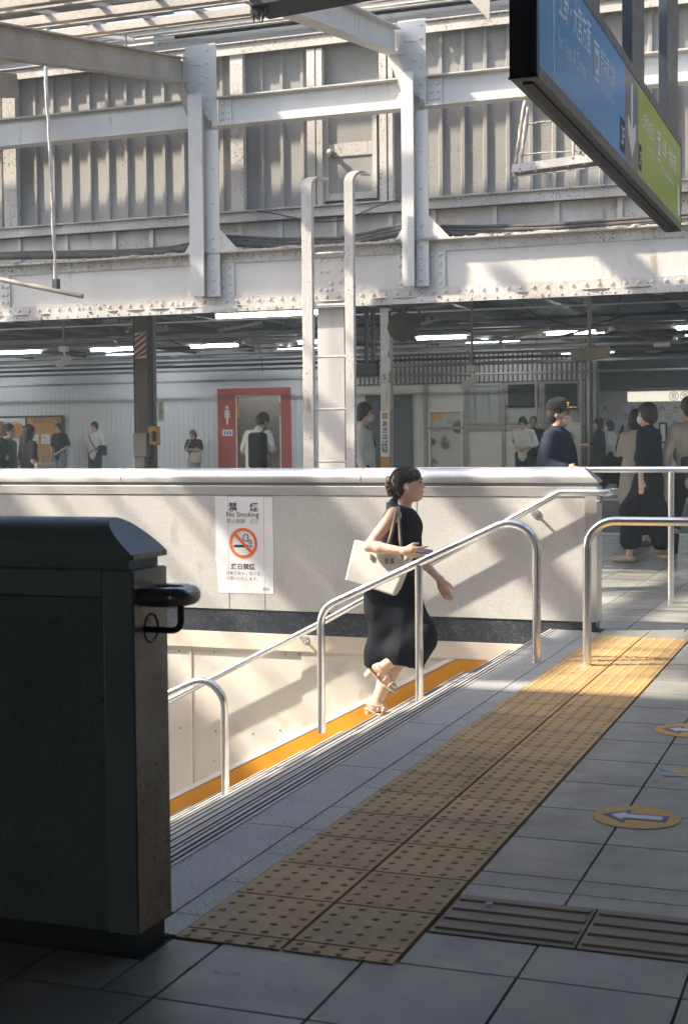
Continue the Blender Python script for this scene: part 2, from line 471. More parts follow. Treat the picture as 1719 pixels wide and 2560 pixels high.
# tactile paving: every tile with its 5x5 studs in the same mesh
def stud_tile(mb, x0, x1, y0, y1, z=0.004):
    g = 0.0042
    mb.box(x0 + g, x1 - g, y0 + g, y1 - g, -0.02, z)
    n = 5
    for i in range(n):
        ny = 5 if (y1 - y0) > 0.2 else 2
        for j in range(ny):
            cx = x0 + (i + 0.5) * (x1 - x0) / n; cy = y0 + (j + 0.5) * (y1 - y0) / ny
            mb.tube([(cx, cy, z), (cx, cy, z + 0.003), (cx, cy, z + 0.0042)], [0.0122, 0.0092, 0.0065], 10)
m = MB()
ys_t = [3.245, 3.325] + [3.325 + 0.3115 * k for k in range(1, 20)]
for a, b in ((-1.700, -1.398), (-1.396, -1.094)):
    for c, d in zip(ys_t[:-1], ys_t[1:]):
        stud_tile(m, a, b, c, d)
m.build('tactile_paving', M['tactile'], kind='structure')
m = MB()
for k in range(0, 14):
    x0 = -1.086 + 0.39 * k
    m.box(x0 + 0.003, x0 + 0.387, 3.505, 3.825, -0.02, 0.003)
    for j in range(4):
        yc = 3.505 + 0.32 * (j + 0.5) / 4
        m.prism([(yc - 0.018, 0.003), (yc + 0.018, 0.003), (yc + 0.012, 0.0085), (yc - 0.012, 0.0085)], 'x', x0 + 0.012, x0 + 0.378)
m.build('guiding_paving', M['tactile_dull'], kind='structure')

# floor stickers ---------------------------------------------------------------
def sticker(cx, cy, label, arrow=True, rx=0.148, ry=0.148):
    n = 40; mb = MB()
    mb.prism([(cx + rx * math.cos(2 * math.pi * k / n), cy + ry * math.sin(2 * math.pi * k / n)) for k in range(n)], 'z', 0.0015, 0.0028)
    o = mb.build('floor_sticker', M['sticker'], label=label, cat='floor sticker', group='round arrow stickers on the floor')
    def arr(s, z0, z1):
        P = [(-0.185, 0), (-0.045, 0.135), (-0.045, 0.06), (0.165, 0.06), (0.165, -0.06), (-0.045, -0.06), (-0.045, -0.135)]
        return [(cx + x * .64, cy + y * .68) for x, y in P], z0, z1
    P, a, b = arr((1, 1, 0), 0.0028, 0.0036)
    MB().prism(P, 'z', a, b).build('arrow_outline', M['sticker_blue'], o)
    P = [(-0.135, 0), (-0.066, 0.07), (-0.066, 0.034), (0.135, 0.034), (0.135, -0.034), (-0.066, -0.034), (-0.066, -0.07)]
    MB().prism([(cx + x * .64, cy + y * .72) for x, y in P], 'z', 0.0036, 0.0044).build('arrow', M['sticker_white'], o)
    return o
c1 = (-0.745, 4.815); c2 = (-0.752, 6.34)
sticker(c1[0], c1[1], 'orange round floor sticker with white left arrow, nearest to the ribbed guiding tiles')
sticker(c2[0], c2[1], 'orange round floor sticker with white arrow, cut by the right picture edge')
c3 = (-0.645, 5.53)
def blob(cx, cy, rx, ry, z0, z1, ph, amp=0.16):
    n = 46; P = []
    for k in range(n):
        a = 2 * math.pi * k / n
        r = 1 + amp * math.sin(5 * a + ph) + amp * 0.6 * math.sin(11 * a + 2 * ph) + random.uniform(-0.06, 0.06)
        P.append((cx + rx * r * math.cos(a), cy + ry * r * math.sin(a)))
    return MB().prism(P, 'z', z0, z1)
o = blob(c3[0], c3[1], 0.115, 0.085, 0.0015, 0.0028, 1.0).build('floor_sticker', M['faded_blue'], label='worn blue and orange sticker remnant on the tiles between the arrow stickers', cat='floor sticker')
blob(c3[0] + 0.012, c3[1] + 0.005, 0.085, 0.055, 0.0028, 0.0036, 2.3).build('faded_print', M['sticker'], o)
cg = fl(1222, 2268)
MB().ball((cg[0], cg[1], 0.010), (0.012, 0.008, 0.004), 8, 5).build('gum_wrapper', M['paper'], label='tiny white scrap of litter on the ribbed guiding tile', cat='litter')

# stairs ------------------------------------------------------------------------
NST = 15
def ztread(x):
    k = math.ceil((XE - x) / TRD)
    return -RIS * max(k, 0)
P = []
x = XE; z = -0.004
P.append((-1.99, -0.004)); P.append((XE, -0.004))
for k in range(1, NST + 1):
    P.append((XE - TRD * (k - 1), -RIS * k)); P.append((XE - TRD * k, -RIS * k))
P.append((XE - TRD * NST, -RIS * NST - 0.5)); P.append((-1.99, -0.5))
m = MB()
Y0S, Y1S = YN1 + 0.002, YF + 0.025
# build as boxes per step so faces stay planar
for k in range(1, NST + 1):
    m.box(XE - TRD * k, XE - TRD * (k - 1) + (0.0 if k > 1 else 0.06), Y0S, Y1S, -RIS * NST - 0.6, -RIS * k)
st = m.build('stairs', M['step'], kind='structure')
for k in range(0, NST):
    xe = XE - TRD * k; zt = -RIS * k
    MB().box(xe - 0.006, xe + 0.058, Y0S + 0.01, Y1S - 0.035, zt - 0.022, zt + 0.003).build('nosing', M['nosing'], st)
    g = MB()
    for j in range(2):
        g.box(xe + 0.012 + j * 0.024, xe + 0.020 + j * 0.024, Y0S + 0.012, Y1S - 0.037, zt - 0.01, zt + 0.005)
    g.build('grip_strip', M['grip'], st)
# side wall of the stairwell under the far parapet
X1W = -1.99
m = MB()
m.box(-16, X1W, YF + 0.03, YF + 0.19, -4.2, -0.10)
cw = m.build('stairwell_wall', M['cream'], label='cream panelled wall lining the far side of the stairwell', cat='wall')
MB().box(-16, X1W - 0.003, YF + 0.001, YF + 0.031, -0.235, -0.115).build('ledge_trim', M['cream_trim'], cw)
sx = oy(752, 1700, YF)[0]
MB().box(sx, X1W - 0.003, YF + 0.016, YF + 0.031, -1.9, -0.237).build('raised_panel', M['cream'], cw)
m = MB()
for px in (475, 228):
    xx = oy(px, 1800, YF)[0]
    m.box(xx - 0.008, xx + 0.008, YF + 0.022, YF + 0.031, -3, -0.237)
m.build('seam_strip', M['cream_trim'], cw)
m = MB()
for px, py in ((447, 1627), (536, 1630), (712, 1636), (748, 1636), (450, 1820), (538, 1828), (536, 1903), (700, 1826), (632, 1834)):
    p = oy(px, py, YF + 0.03); m.rivet((p[0], YF + 0.031, p[2]), (0, -1, 0), 0.009, 0.006)
m.build('bolt', M['worn_steel'], cw)
# painted stringer with its white border, following the stairs
def zs(x): return -0.525 * (XE - x)
m = MB(); xa, xb = -2.16, -14.0
kx = -2.49
P = [(xa, -0.105 - 0.125), (kx, -0.23), (xb, zs(xb) + 0.105 - 0.10), (xb, zs(xb) - 0.35), (xa, -0.5)]
P = [(-2.18, -0.237), (kx - 0.22, -0.237), (xb, zs(xb) + 0.125), (xb, zs(xb) - 0.30), (-2.18, -0.45)]
sg = MB().prism(P, 'y', YF + 0.004, YF + 0.028).build('stringer', M['yellow'], label='orange yellow painted stringer along the foot of the cream stairwell wall', cat='stringer')
P = [(kx - 0.24, -0.238), (kx - 0.30, -0.238), (xb, zs(xb) + 0.18), (xb, zs(xb) + 0.127)]
MB().prism(P, 'y', YF + 0.002, YF + 0.029).build('white_border', M['white'], sg)
m = MB().box(-16, X1W, YN1 - 0.05, YN1 - 0.001, -4.2, -0.02)
m.build('stairwell_side', M['concrete'], kind='structure')

# ================================================================== parapets
def parapet(y0, y1, xe, xl, label, gran, frame, cap, flip):
    """y0 front face, y1 back face, xe the end towards +X, xl far end to the left"""
    base = thing('parapet_wall', (xe - 0.5, (y0 + y1) / 2, 0), label, 'wall')
    yc = (y0 + y1) / 2
    s = base
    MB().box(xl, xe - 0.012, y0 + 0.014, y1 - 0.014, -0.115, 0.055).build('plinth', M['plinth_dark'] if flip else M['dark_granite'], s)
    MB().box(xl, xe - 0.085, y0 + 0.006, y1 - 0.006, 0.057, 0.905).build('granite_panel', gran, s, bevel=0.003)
    m = MB()
    m.box(xe - 0.083, xe, y0, y1, 0.057, 0.975)
    m.box(xl, xe - 0.085, y0, y1, 0.907, 0.975)
    m.build('steel_frame', frame, s, bevel=0.003)
    MB().box(xl, xe - 0.016, y0 + 0.014, y1 - 0.014, 0.9765, 1.0).build('recess', M['shaded_steel'], s)
    # domed cap with a slanted end
    n = 14; prof = []
    hw = (y1 - y0) / 2 + 0.004
    prof.append((yc - hw, 1.0015)); prof.append((yc - hw, 1.016))
    for k in range(1, n):
        a = math.pi * k / n
        prof.append((yc - hw * math.cos(a), 1.016 + 0.088 * math.sin(a)))
    prof.append((yc + hw, 1.016)); prof.append((yc + hw, 1.0015))
    V = []
    for (yy, zz) in prof: V.append((xl, yy, zz))
    for (yy, zz) in prof: V.append((xe - max(0, zz - 1.016) * 1.15, yy, zz))
    k = len(prof)
    Fc = [tuple(range(k)), tuple(range(2 * k - 1, k - 1, -1))] + [(i, i + k, (i + 1) % k + k, (i + 1) % k) for i in range(k)]
    MB().add(V, Fc).build('domed_cap', cap, s, smooth='auto')
    return base
pw_far = parapet(YF, YF + 0.18, -1.735, -14.0, 'pale granite parapet with shiny domed steel cap behind the climbing woman', M['granite'], M['steel'], M['steel'], False)
pw_near = parapet(YN0, YN1, -1.715, -9.0, 'dark shaded parapet end with domed cap, large at left in the foreground', M['near_granite'], M['shaded_steel'], M['shaded_steel'], True)
# the near end plate is stained bare steel
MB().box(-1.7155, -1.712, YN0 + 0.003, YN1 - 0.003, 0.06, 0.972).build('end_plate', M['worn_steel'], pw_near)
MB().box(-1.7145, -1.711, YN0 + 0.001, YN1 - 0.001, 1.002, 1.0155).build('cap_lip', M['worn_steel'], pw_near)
# panel joints in the far granite
m = MB()
for px in (571, 660, 1041):
    xx = oy(px, 1400, YF)[0]; m.box(xx - 0.0015, xx + 0.0015, YF + 0.004, YF + 0.0058, 0.06, 0.9)
m.build('panel_joint', M['grey_ink'], pw_far)
m = MB()
for px in (302, 900):
    xx = oy(px, 1190, YF)[0]; m.tube([(xx, YF + 0.09 - 0.096 * math.cos(math.pi * k / 12), 1.014 + 0.0895 * math.sin(math.pi * k / 12)) for k in range(13)], 0.0035, 6)
m.build('cap_joint', M['shaded_steel'], pw_far)

# ================================================================== handrails
def bracket(mb, px_, yy, zz, ywall):
    mb.tube([(px_, yy, zz - 0.018), (px_, yy, zz - 0.065), (px_, ywall, zz - 0.075)], 0.009, 8, fillet=0.03)
# far wall handrail
YH = YF - 0.085
hb = oy(1397, 1232, YH); xr1 = oy(1512, 1232, YH)[0]
zh = hb[2]
pa = oy(800, 1559, YH); pb = oy(430, 1748, YH)
pend = pb + (pb - pa) * 3.0
far_rail = thing('wall_handrail', (hb[0], YH, 0), 'steel handrail rising along the granite parapet behind the climbing woman', 'handrail')
MB().tube([tuple(pend), tuple(pa), (hb[0], YH, zh), (xr1 - 0.02, YH, zh), (xr1 + 0.01, YH + 0.05, zh), (xr1 + 0.01, YF + 0.26, zh)], 0.0245, 14, fillet=0.06).build('rail', M['chrome'], far_rail, smooth='auto')
for px, py in ((1330, 1262), (752, 1583)):
    p = oy(px, py, YH)
    b = MB(); bracket(b, p[0], YH, p[2] + 0.01, YF + 0.02)
    b.cyl((p[0], YF + 0.024, p[2] - 0.06), (p[0], YF - 0.004, p[2] - 0.06), 0.03, 16)
    b.build('bracket', M['chrome'], far_rail, smooth='auto')
b = MB(); b.tube([(xr1 - 0.03, YH + 0.02, zh - 0.015), (xr1 - 0.03, YH + 0.02, zh - 0.06), (-1.74, YH + 0.1, zh - 0.06)], 0.011, 8, fillet=0.03)
b.build('bracket', M['worn_steel'], far_rail, smooth='auto')
# loop on the near parapet end
near_rail = thing('end_handrail', (-1.60, (YN0 + YN1) / 2, 0), 'dark polished handrail loop wrapping the end of the near parapet', 'handrail')
zl = 0.908
MB().tube([(-1.714, YN0 + 0.038, zl), (-1.608, YN0 + 0.038, zl), (-1.608, YN0 + 0.140, zl), (-1.714, YN0 + 0.140, zl)], 0.025, 18, fillet=0.04, fs=10).build('rail', M['dark_chrome'], near_rail, smooth='auto')
MB().tube([(-1.612, YN0 + 0.06, zl - 0.02), (-1.612, YN0 + 0.06, zl - 0.085), (-1.714, YN0 + 0.06, zl - 0.085)], 0.0085, 10, fillet=0.025).build('bracket', M['dark_frame'], near_rail, smooth='auto')
MB().tube([(-1.7125, YN0 + 0.09 + 0.036 * math.sin(a), zl - 0.085 + 0.036 * math.cos(a)) for a in np.linspace(0, 2 * math.pi, 20)], 0.0035, 6, cap=False).build('flange_ring', M['dark_frame'], near_rail, smooth='auto')

# free standing stair rails
YR = 8.05
def stair_rail(pts, label, posts, name='stair_rail'):
    r = thing(name, (pts[0][0], YR, 0), label, 'railing')
    MB().tube(pts, 0.025, 14, fillet=0.16, fs=8).build('rail', M['chrome'], r, smooth='auto')
    for (x, z0, z1) in posts:
        MB().cyl((x, YR, z0), (x, YR, z1), 0.0235, 14).build('post', M['chrome'], r, smooth='auto')
    return r
def rp(px, py): p = oy(px, py, YR); return (p[0], YR, p[2])
t1 = rp(1262, 1306); t0 = rp(835, 1506)
sl_ = (t1[2] - t0[2]) / (t1[0] - t0[0])
xp3 = rp(1340, 1500)[0]; xp1 = rp(803, 1700)[0]; xp2 = rp(1047, 1600)[0]
top3 = (xp3, YR, t1[2] + sl_ * (xp3 - t1[0]) - 0.02); top1 = (xp1, YR, t0[2] + sl_ * (xp1 - t0[0]))
stair_rail([(xp1, YR, ztread(xp1) + 0.07), top1, (xp3 - 0.20, YR, t1[2] + sl_ * (xp3 - 0.20 - t1[0])), top3, (xp3, YR, 0.0)][0:0] +
           [(xp1, YR, -0.50), top1, (xp3 - 0.0, YR, top3[2] + 0.02), (xp3, YR, -0.004)],
           'polished steel stair rail with three posts in front of the climbing woman', [(xp2, ztread(xp2), top1[2] + sl_ * (xp2 - xp1) - 0.01)])
xa_ = rp(562, 1850)[0]; za = rp(505, 1684)
stair_rail([(xa_ - 3.0, YR, za[2] - 3.0 * sl_ + 0.03), (xa_, YR, za[2] + 0.045), (xa_, YR, ztread(xa_))],
           'lower steel stair rail with rounded top beside the near parapet', [(xa_ - 1.4, ztread(xa_ - 1.4), za[2] - 1.4 * sl_ + 0.02)])
# landing rail
YR_ = YR; YR = 8.0
xq = rp(1466, 1500)[0]; zq = rp(1600, 1303)[2]
stair_rail([(xq, YR, 0.0), (xq, YR, zq), (3.2, YR, zq)], 'rounded steel guard rail on the landing at the right edge', [(0.6, 0.0, zq - 0.02), (3.1, 0, zq - 0.02)], name='guard_rail')
YR = 11.3
xq = rp(1676, 1300)[0]; zq = rp(1600, 1174)[2]
x0q = oy(1400, 1170, YR)[0]
stair_rail([(x0q - 1.2, YR, zq), (4.5, YR, zq)], 'long straight steel barrier rail between the cap-wearing man and masked woman', [(xq, 0.0, zq - 0.02), (x0q - 1.1, 0, zq - 0.02), (2.4, 0, zq - .02)], name='barrier_rail')
YR = YR_

# ================================================================== no smoking notice
ptl = oy(537, 1241, YF); pbr = oy(682, 1484, YF)
x0, x1, z1, z0 = ptl[0], pbr[0], ptl[2], 0.178
W_ = x1 - x0; H_ = z1 - z0
yp = YF + 0.0058 - 0.0008 - 0.001
P = [(x0, z1), (x1, z1 - 0.004), (x1 + 0.006, z0 + H_ * 0.55), (x1 + 0.004, z0 + 0.002), (x0 + 0.018, z0), (x0 + 0.008, z0 + H_ * 0.3), (x0 - 0.004, z0 + H_ * 0.34), (x0 + 0.004, z0 + H_ * 0.6)]
nt_ = MB().prism(P, 'y', yp, yp + 0.0015).build('notice', M['paper'], label='white no smoking notice taped on the pale granite parapet', cat='notice')
XD, UD = (1, 0, 0), (0, 0, 1)
def wtext(body, size, cx, cz, mat, parent, name='lettering', align='CENTER', y=None, **k):
    return text_mb(body, size, (cx, yp - 0.0012 if y is None else y, cz), XD, UD, align=align, **k).build(name, mat, parent)
cx = (x0 + x1) / 2 - 0.005
for body, sz, fx_, fz_, mt, bo in (('禁', .155, .315, .145, 'ink', .0012), ('煙', .155, .685, .145, 'ink', .0012), ('No Smoking', .115, .48, .208, 'ink', .0005), ('終日禁煙', .105, .48, .748, 'ink', .0008),
                                   ('禁止吸烟　금연', .082, .48, .272, 'grey_ink', 0), ('お客さまのご協力を', .068, .48, .808, 'grey_ink', 0), ('お願いいたします。', .068, .48, .864, 'grey_ink', 0), ('駅長', .06, .88, .965, 'grey_ink', 0)):
    text_mb(body, W_ * sz, (x0 + W_ * fx_, yp - 0.0012, z1 - H_ * fz_), XD, UD, align='CENTER', bold=bo).build('lettering', M[mt], nt_)
cz = z1 - H_ * 0.48; R1 = W_ * 0.245; R0 = R1 * 0.80
m = MB(); n = 48; yy = yp - 0.0022
V = []; Fc = []
for k in range(n):
    a = 2 * math.pi * k / n
    V += [(cx + R1 * math.cos(a), yy, cz + R1 * math.sin(a)), (cx + R0 * math.cos(a), yy, cz + R0 * math.sin(a))]
Fc = [(2 * k, 2 * k + 1, (2 * k + 3) % (2 * n), (2 * k + 2) % (2 * n)) for k in range(n)]
m.add(V, Fc)
u = np.array((math.cos(RAD(-45)), 0, math.sin(RAD(-45)))); v = np.array((u[2], 0, -u[0])) * R1 * 0.095
c_ = np.array((cx, yy - 0.0004, cz))
m.add([c_ - u * R0 - v, c_ + u * R0 - v, c_ + u * R0 + v, c_ - u * R0 + v], [(0, 1, 2, 3)])
m.build('prohibition_ring', M['orange_ink'], nt_)
m = MB(); yy = yp - 0.0016
def rect(a, b, c, d): m.add([(cx + a * R1, yy, cz + c * R1), (cx + b * R1, yy, cz + c * R1), (cx + b * R1, yy, cz + d * R1), (cx + a * R1, yy, cz + d * R1)], [(0, 1, 2, 3)])
rect(-0.66, 0.36, -0.27, -0.12); rect(0.43, 0.50, -0.27, -0.12); rect(0.56, 0.63, -0.27, -0.12)
def ribbon(pts, wd):
    for (a, b), (c, d) in zip(pts[:-1], pts[1:]):
        e = np.array((c - a, d - b)); e = np.array((-e[1], e[0])) / (np.linalg.norm(e) + 1e-9) * wd / 2
        m.add([(cx + q[0] * R1, yy, cz + q[1] * R1) for q in ((a - e[0], b - e[1]), (c - e[0], d - e[1]), (c + e[0], d + e[1]), (a + e[0], b + e[1]))], [(0, 1, 2, 3)])
ribbon([(0.60, -0.06), (0.62, 0.12), (0.5, 0.22), (0.34, 0.22), (0.30, 0.32), (0.38, 0.42), (0.34, 0.54), (0.18, 0.58), (0.0, 0.5)], 0.06)
ribbon([(0.46, -0.06), (0.47, 0.06), (0.38, 0.12), (0.18, 0.14), (0.02, 0.22), (-0.02, 0.36), (0.10, 0.44)], 0.06)
m.build('cigarette_symbol', M['ink'], nt_)
# ================================================================== riveted bridge over the platform
YG = 13.10
XL, XR = -13.5, 3.5
def gx(px, y=600, Y=YG): return oy(px, y, Y)[0]
ZB, ZT = 2.655, 3.225
g = thing('riveted_girder', (-5, YG, 2.65), 'deep riveted white girder spanning the platform above the passengers', 'girder')
m = MB()
m.box(XL, XR, YG + 0.02, YG + 0.045, ZB + 0.02, ZT - 0.018)
for px, py in ((800, 650), (818, 650), (852, 648), (802, 680), (818, 680), (852, 676), (828, 708), (850, 705), (800, 724), (815, 726), (828, 724)):
    p = oy(px, py, YG + 0.02); m.rivet((p[0], YG + 0.02, p[2]), (0, -1, 0), 0.021, 0.014)
m.build('web', M['white_steel'], g)
colx = [(-11.1, -10.85), (-8.72 - 0.0, -8.5), (-6.49, -6.24), (-4.235, -4.04), (-1.95, -1.72), (0.4, 0.62)]
m = MB()
m.box(XL, XR, YG - 0.075, YG + 0.25, ZT - 0.016, ZT)
m.box(XL, XR, YG + 0.004, YG + 0.02, ZT - 0.115, ZT - 0.0165)
x = XL + 0.05
while x < XR:
    m.rivet((x, YG + 0.004, ZT - 0.062), (0, -1, 0), 0.021, 0.014); m.rivet((x + 0.06, YG - 0.04, ZT), (0, 0, 1), 0.018, 0.012); x += 0.122
m.build('top_flange', M['dirty_steel'], g)
m = MB()
x = XL
while x < XR:
    l = random.uniform(0.05, 0.25)
    if random.random() < 0.75:
        m.ball((x + l / 2, YG - 0.02 + random.uniform(-.03, .02), ZT), (l * 0.6, 0.05, random.uniform(0.006, 0.022)), 8, 5)
    x += l * random.uniform(0.7, 1.5)
m.build('dust_crust', M['dust'], g, kind='stuff')
m = MB()
m.box(XL, XR, YG - 0.10, YG + 0.25, ZB, ZB + 0.018)
m.box(XL, XR, YG + 0.004, YG + 0.02, ZB + 0.0185, ZB + 0.115)
m.box(XL, XR, YG - 0.102, YG - 0.094, ZB - 0.045, ZB + 0.003)
x = XL + 0.02
while x < XR:
    m.rivet((x, YG + 0.004, ZB + 0.07), (0, -1, 0), 0.021, 0.014); m.rivet((x + .04, YG - 0.102, ZB - 0.02), (0, -1, 0), 0.011, 0.008); x += 0.122
m.build('bottom_flange', M['dirty_steel'], g)
m = MB()
x = XL
while x < XR:
    l = random.uniform(0.04, 0.3)
    if random.random() < 0.6:
        m.ball((x + l / 2, YG - 0.085, ZB + 0.016), (l * 0.6, 0.035, random.uniform(0.004, 0.010)), 8, 5)
    if random.random() < 0.10:
        m.obox((x, YG - 0.10, ZB - 0.03), ((1, 0, 0), (0, 1, 0), (0, 0, 1)), (random.uniform(.02, .07), .012, random.uniform(.01, .03)))
    x += l * random.uniform(0.8, 1.9)
m.build('dust_crust', M['dust'], g, kind='stuff')
# stiffener plates with their rivets
def stiff(xa, xb, cols):
    m = MB(); m.box(xa, xb, YG + 0.0035, YG + 0.021, ZB + 0.116, ZT - 0.116)
    for cxx in cols:
        for k in range(4):
            m.rivet((cxx, YG + 0.0035, ZB + 0.165 + k * 0.085), (0, -1, 0), 0.021, 0.014)
    return m.build('stiffener', M['white_steel'], g)
for a, b in ((546, 584), (1066, 1112), (-2, 24), (990, 1010), (468, 486), (1590 + 160, 1600 + 190)):
    xa, xb = gx(a, 680), gx(b, 680)
    w2 = xb - xa
    stiff(xa, xb, [xa + w2 * .28, xa + w2 * .74] if w2 > 0.13 else [xa + w2 / 2])
m = MB()
m.box(XL, XR, YG + 0.26, YG + 4.2, 3.14, 3.20)
m.build('deck_plate', M['rafter'], g)
m = MB()
for k in range(24):
    xx = XL + 0.4 + k * 0.7; m.box(xx, xx + 0.08, YG + 0.05, YG + 0.25, ZB - 0.03, ZB - 0.001)
m.build('deck_rib', M['rafter'], g)
# columns -----------------------------------------------------------------------
names = ['far left', 'left', 'first', 'second', 'right', 'far right']
for i, (a, b) in enumerate(colx):
    if i in (0, 1, 5): continue
    if i == 4: continue
    lab = {2: 'white riveted steel column left of the ladder, under the beige rafter', 3: 'white riveted steel column right of the ladder, under the white rafter', 4: ''}[i]
    c = thing('steel_column', ((a + b) / 2, YG - 0.1, ZB + 0.1), lab, 'column', 'white columns of the bridge')
    m = MB()
    fw = (b - a) * 0.62
    m.box(a, a + fw, YG - 0.13, YG - 0.112, ZB + 0.12, 4.80)          # front flange
    m.box(a + fw * 0.45, a + fw * 0.55, YG - 0.112, YG + 0.10, ZB + 0.12, 4.79)
    m.box(a, a + fw, YG + 0.10, YG + 0.118, ZT, 5.2)
    m.build('shaft', M['white_steel'], c, bevel=0.002)
    m = MB(); m.box(a + fw + 0.002, b + 0.05, YG - 0.06, YG - 0.045, ZB + 0.12, 4.44)
    z = ZB + 0.18
    while z < 4.4:
        m.rivet((b - 0.02, YG - 0.06, z), (0, -1, 0), 0.018, 0.012); z += 0.105 if z < 3.3 else 0.35
    m.build('side_angle', M['white_steel'], c, bevel=0.002)
    # gusset plate at the head
    m = MB()
    P = [(a - 0.06, 5.31), (b + 0.02, 5.31), (b + 0.02, 4.50), (a + 0.10, 4.62), (a - 0.02, 4.84), (a - 0.10, 5.0), (a - 0.10, 5.2)]
    m.prism(P, 'y', YG - 0.028, YG - 0.012)
    for (dx, zz) in ((0.0, 5.12), (0.035, 5.115), (0.07, 5.11), (0.105, 5.105), (0.17, 5.25), (0.17, 5.12), (0.17, 4.98), (0.17, 4.85), (0.17, 4.7), (0.09, 4.93), (0.115, 4.925), (0.15, 4.62), (0.19, 4.55)):
        m.rivet((a + dx, YG - 0.028, zz), (0, -1, 0), 0.015, 0.012)
    m.build('gusset_plate', M['white_steel'], c)
    m = MB()
    m.prism([(b + 0.05, ZT + 0.001), (b + 0.26, ZT + 0.001), (b + 0.05, ZT + 0.22)], 'y', YG - 0.058, YG - 0.044)
    m.prism([(a - 0.002, ZT + 0.001), (a - 0.09, ZT + 0.001), (a - 0.002, ZT + 0.13)], 'y', YG - 0.07, YG - 0.056)
    m.build('foot_gusset', M['white_steel'], c)
# upper cross beams between the columns: I sections ---------------------------------
spans = [(-13.5, -6.495, 'horizontal white beam on the left in front of the ribbed sheeting'),
         (-6.22, -4.24, 'horizontal white beam between the two white columns, above the loft door'),
         (-4.02, 3.5, 'horizontal white beam on the right passing behind the hanging sign')]
for a, b, lab in spans:
    o = MB().box(a, b, YG + 0.02, YG + 0.034, 4.496, 4.757).build('cross_beam', M['white_steel'], label=lab, cat='beam', group='horizontal white beams')
    MB().box(a, b, YG - 0.055, YG + 0.11, 4.757, 4.770).build('flange', M['dirty_steel'], o)
    MB().box(a, b, YG - 0.055, YG + 0.11, 4.480, 4.4945).build('flange', M['white_steel'], o)
    m = MB()
    if a > -7:
        m.box(a + 0.01, a + 0.15, YG + 0.006, YG + 0.0195, 4.50, 4.75)
        for i in range(2):
            for j in range(3): m.rivet((a + 0.05 + i * 0.06, YG + 0.006, 4.555 + j * 0.07), (0, -1, 0), 0.02, 0.014)
    if b < 0:
        m.box(b - 0.075, b - 0.005, YG + 0.006, YG + 0.0195, 4.50, 4.75)
        for j in range(3): m.rivet((b - 0.04, YG + 0.006, 4.555 + j * 0.07), (0, -1, 0), 0.02, 0.014)
    m.build('splice_plate', M['white_steel'], o)

# corrugated house on the bridge -------------------------------------------------------
YC = 13.72
h = thing('ribbed_sheet_wall', (-5, YC, 3.4), 'grey ribbed sheet metal wall set behind the white beams and columns', 'wall')
dl, dr = gx(815, 300, YC), gx(945, 300, YC)
m = MB()
for (xa, xb) in ((-13.5, dl - 0.02), (dr + 0.02, 3.5)):
    # trapezoid ribs as one folded sheet
    prof = []
    x = xa
    while x < xb - 0.23:
        prof += [(x, YC), (x + 0.158, YC), (x + 0.172, YC - 0.032), (x + 0.205, YC - 0.032), (x + 0.219, YC)]
        x += 0.2285
    prof.append((xb, YC))
    V = [(p[0], p[1], 3.55) for p in prof] + [(p[0], p[1], 5.42) for p in prof]
    n = len(prof)
    m.add(V, [(i, i + 1, i + 1 + n, i + n) for i in range(n - 1)])
m.build('ribbed_sheet', M['corrugated'], h)
MB().box(-13.5, 3.5, YC + 0.02, YC + 4.0, 3.4, 5.6).build('inner_box', M['corrugated'], h)
# posts on the sheet
for px0, px1, z0, z1 in ((8, 40, 3.6, 5.33), (577, 609, 3.45, 5.36), (768, 788, 3.72, 5.3), (791, 806, 3.72, 5.3), (948, 966, 3.70, 5.3), (970, 982, 3.7, 5.3)):
    a = gx(px0, 300, YC - 0.1); b = gx(px1, 300, YC - 0.1)
    MB().box(a, b, YC - 0.11, YC - 0.034, z0, z1).build('post', M['dirty_steel'], h, bevel=0.003)
# upper lintel and ledges
for a, b in ((-9.16, -6.56), (-6.5, -4.25), (-4.2, 3.5)):
    m = MB(); m.box(a, b, YC - 0.13, YC - 0.112, 5.325, 5.435); m.box(a, b, YC - 0.15, YC + 0.05, 5.437, 5.449)
    m.build('lintel', M['dirty_steel'], h)
m = MB(); m.box(-13.5, 3.5, YC - 0.16, YC - 0.145, 3.602, 3.69); m.box(-13.5, 3.5, YC - 0.20, YC + 0.01, 3.691, 3.703); m.box(-13.5, 3.5, YC - 0.2, YC - 0.146, 3.588, 3.601)
m.build('ledge_channel', M['dirty_steel'], h)
m = MB(); m.box(-13.5, 3.5, YC - 0.10, YC - 0.085, 3.2, 3.587)
m.build('skirt_panel', M['dirty_steel'], h)
m = MB()
x = -13
while x < 3:
    m.box(x, x + 0.045, YC - 0.125, YC - 0.1005, 3.24, 3.585); x += random.choice([0.45, 0.6, 0.62])
m.build('skirt_rib', M['white_steel'], h)
m = MB(); x = -13.4
while x < 3.4:
    l = random.uniform(.06, .3)
    if random.random() < 0.6: m.ball((x, YC - 0.17, 3.703), (l * 0.6, 0.03, random.uniform(.004, .014)), 8, 5)
    x += l
m.build('dust_crust', M['dust'], h, kind='stuff')
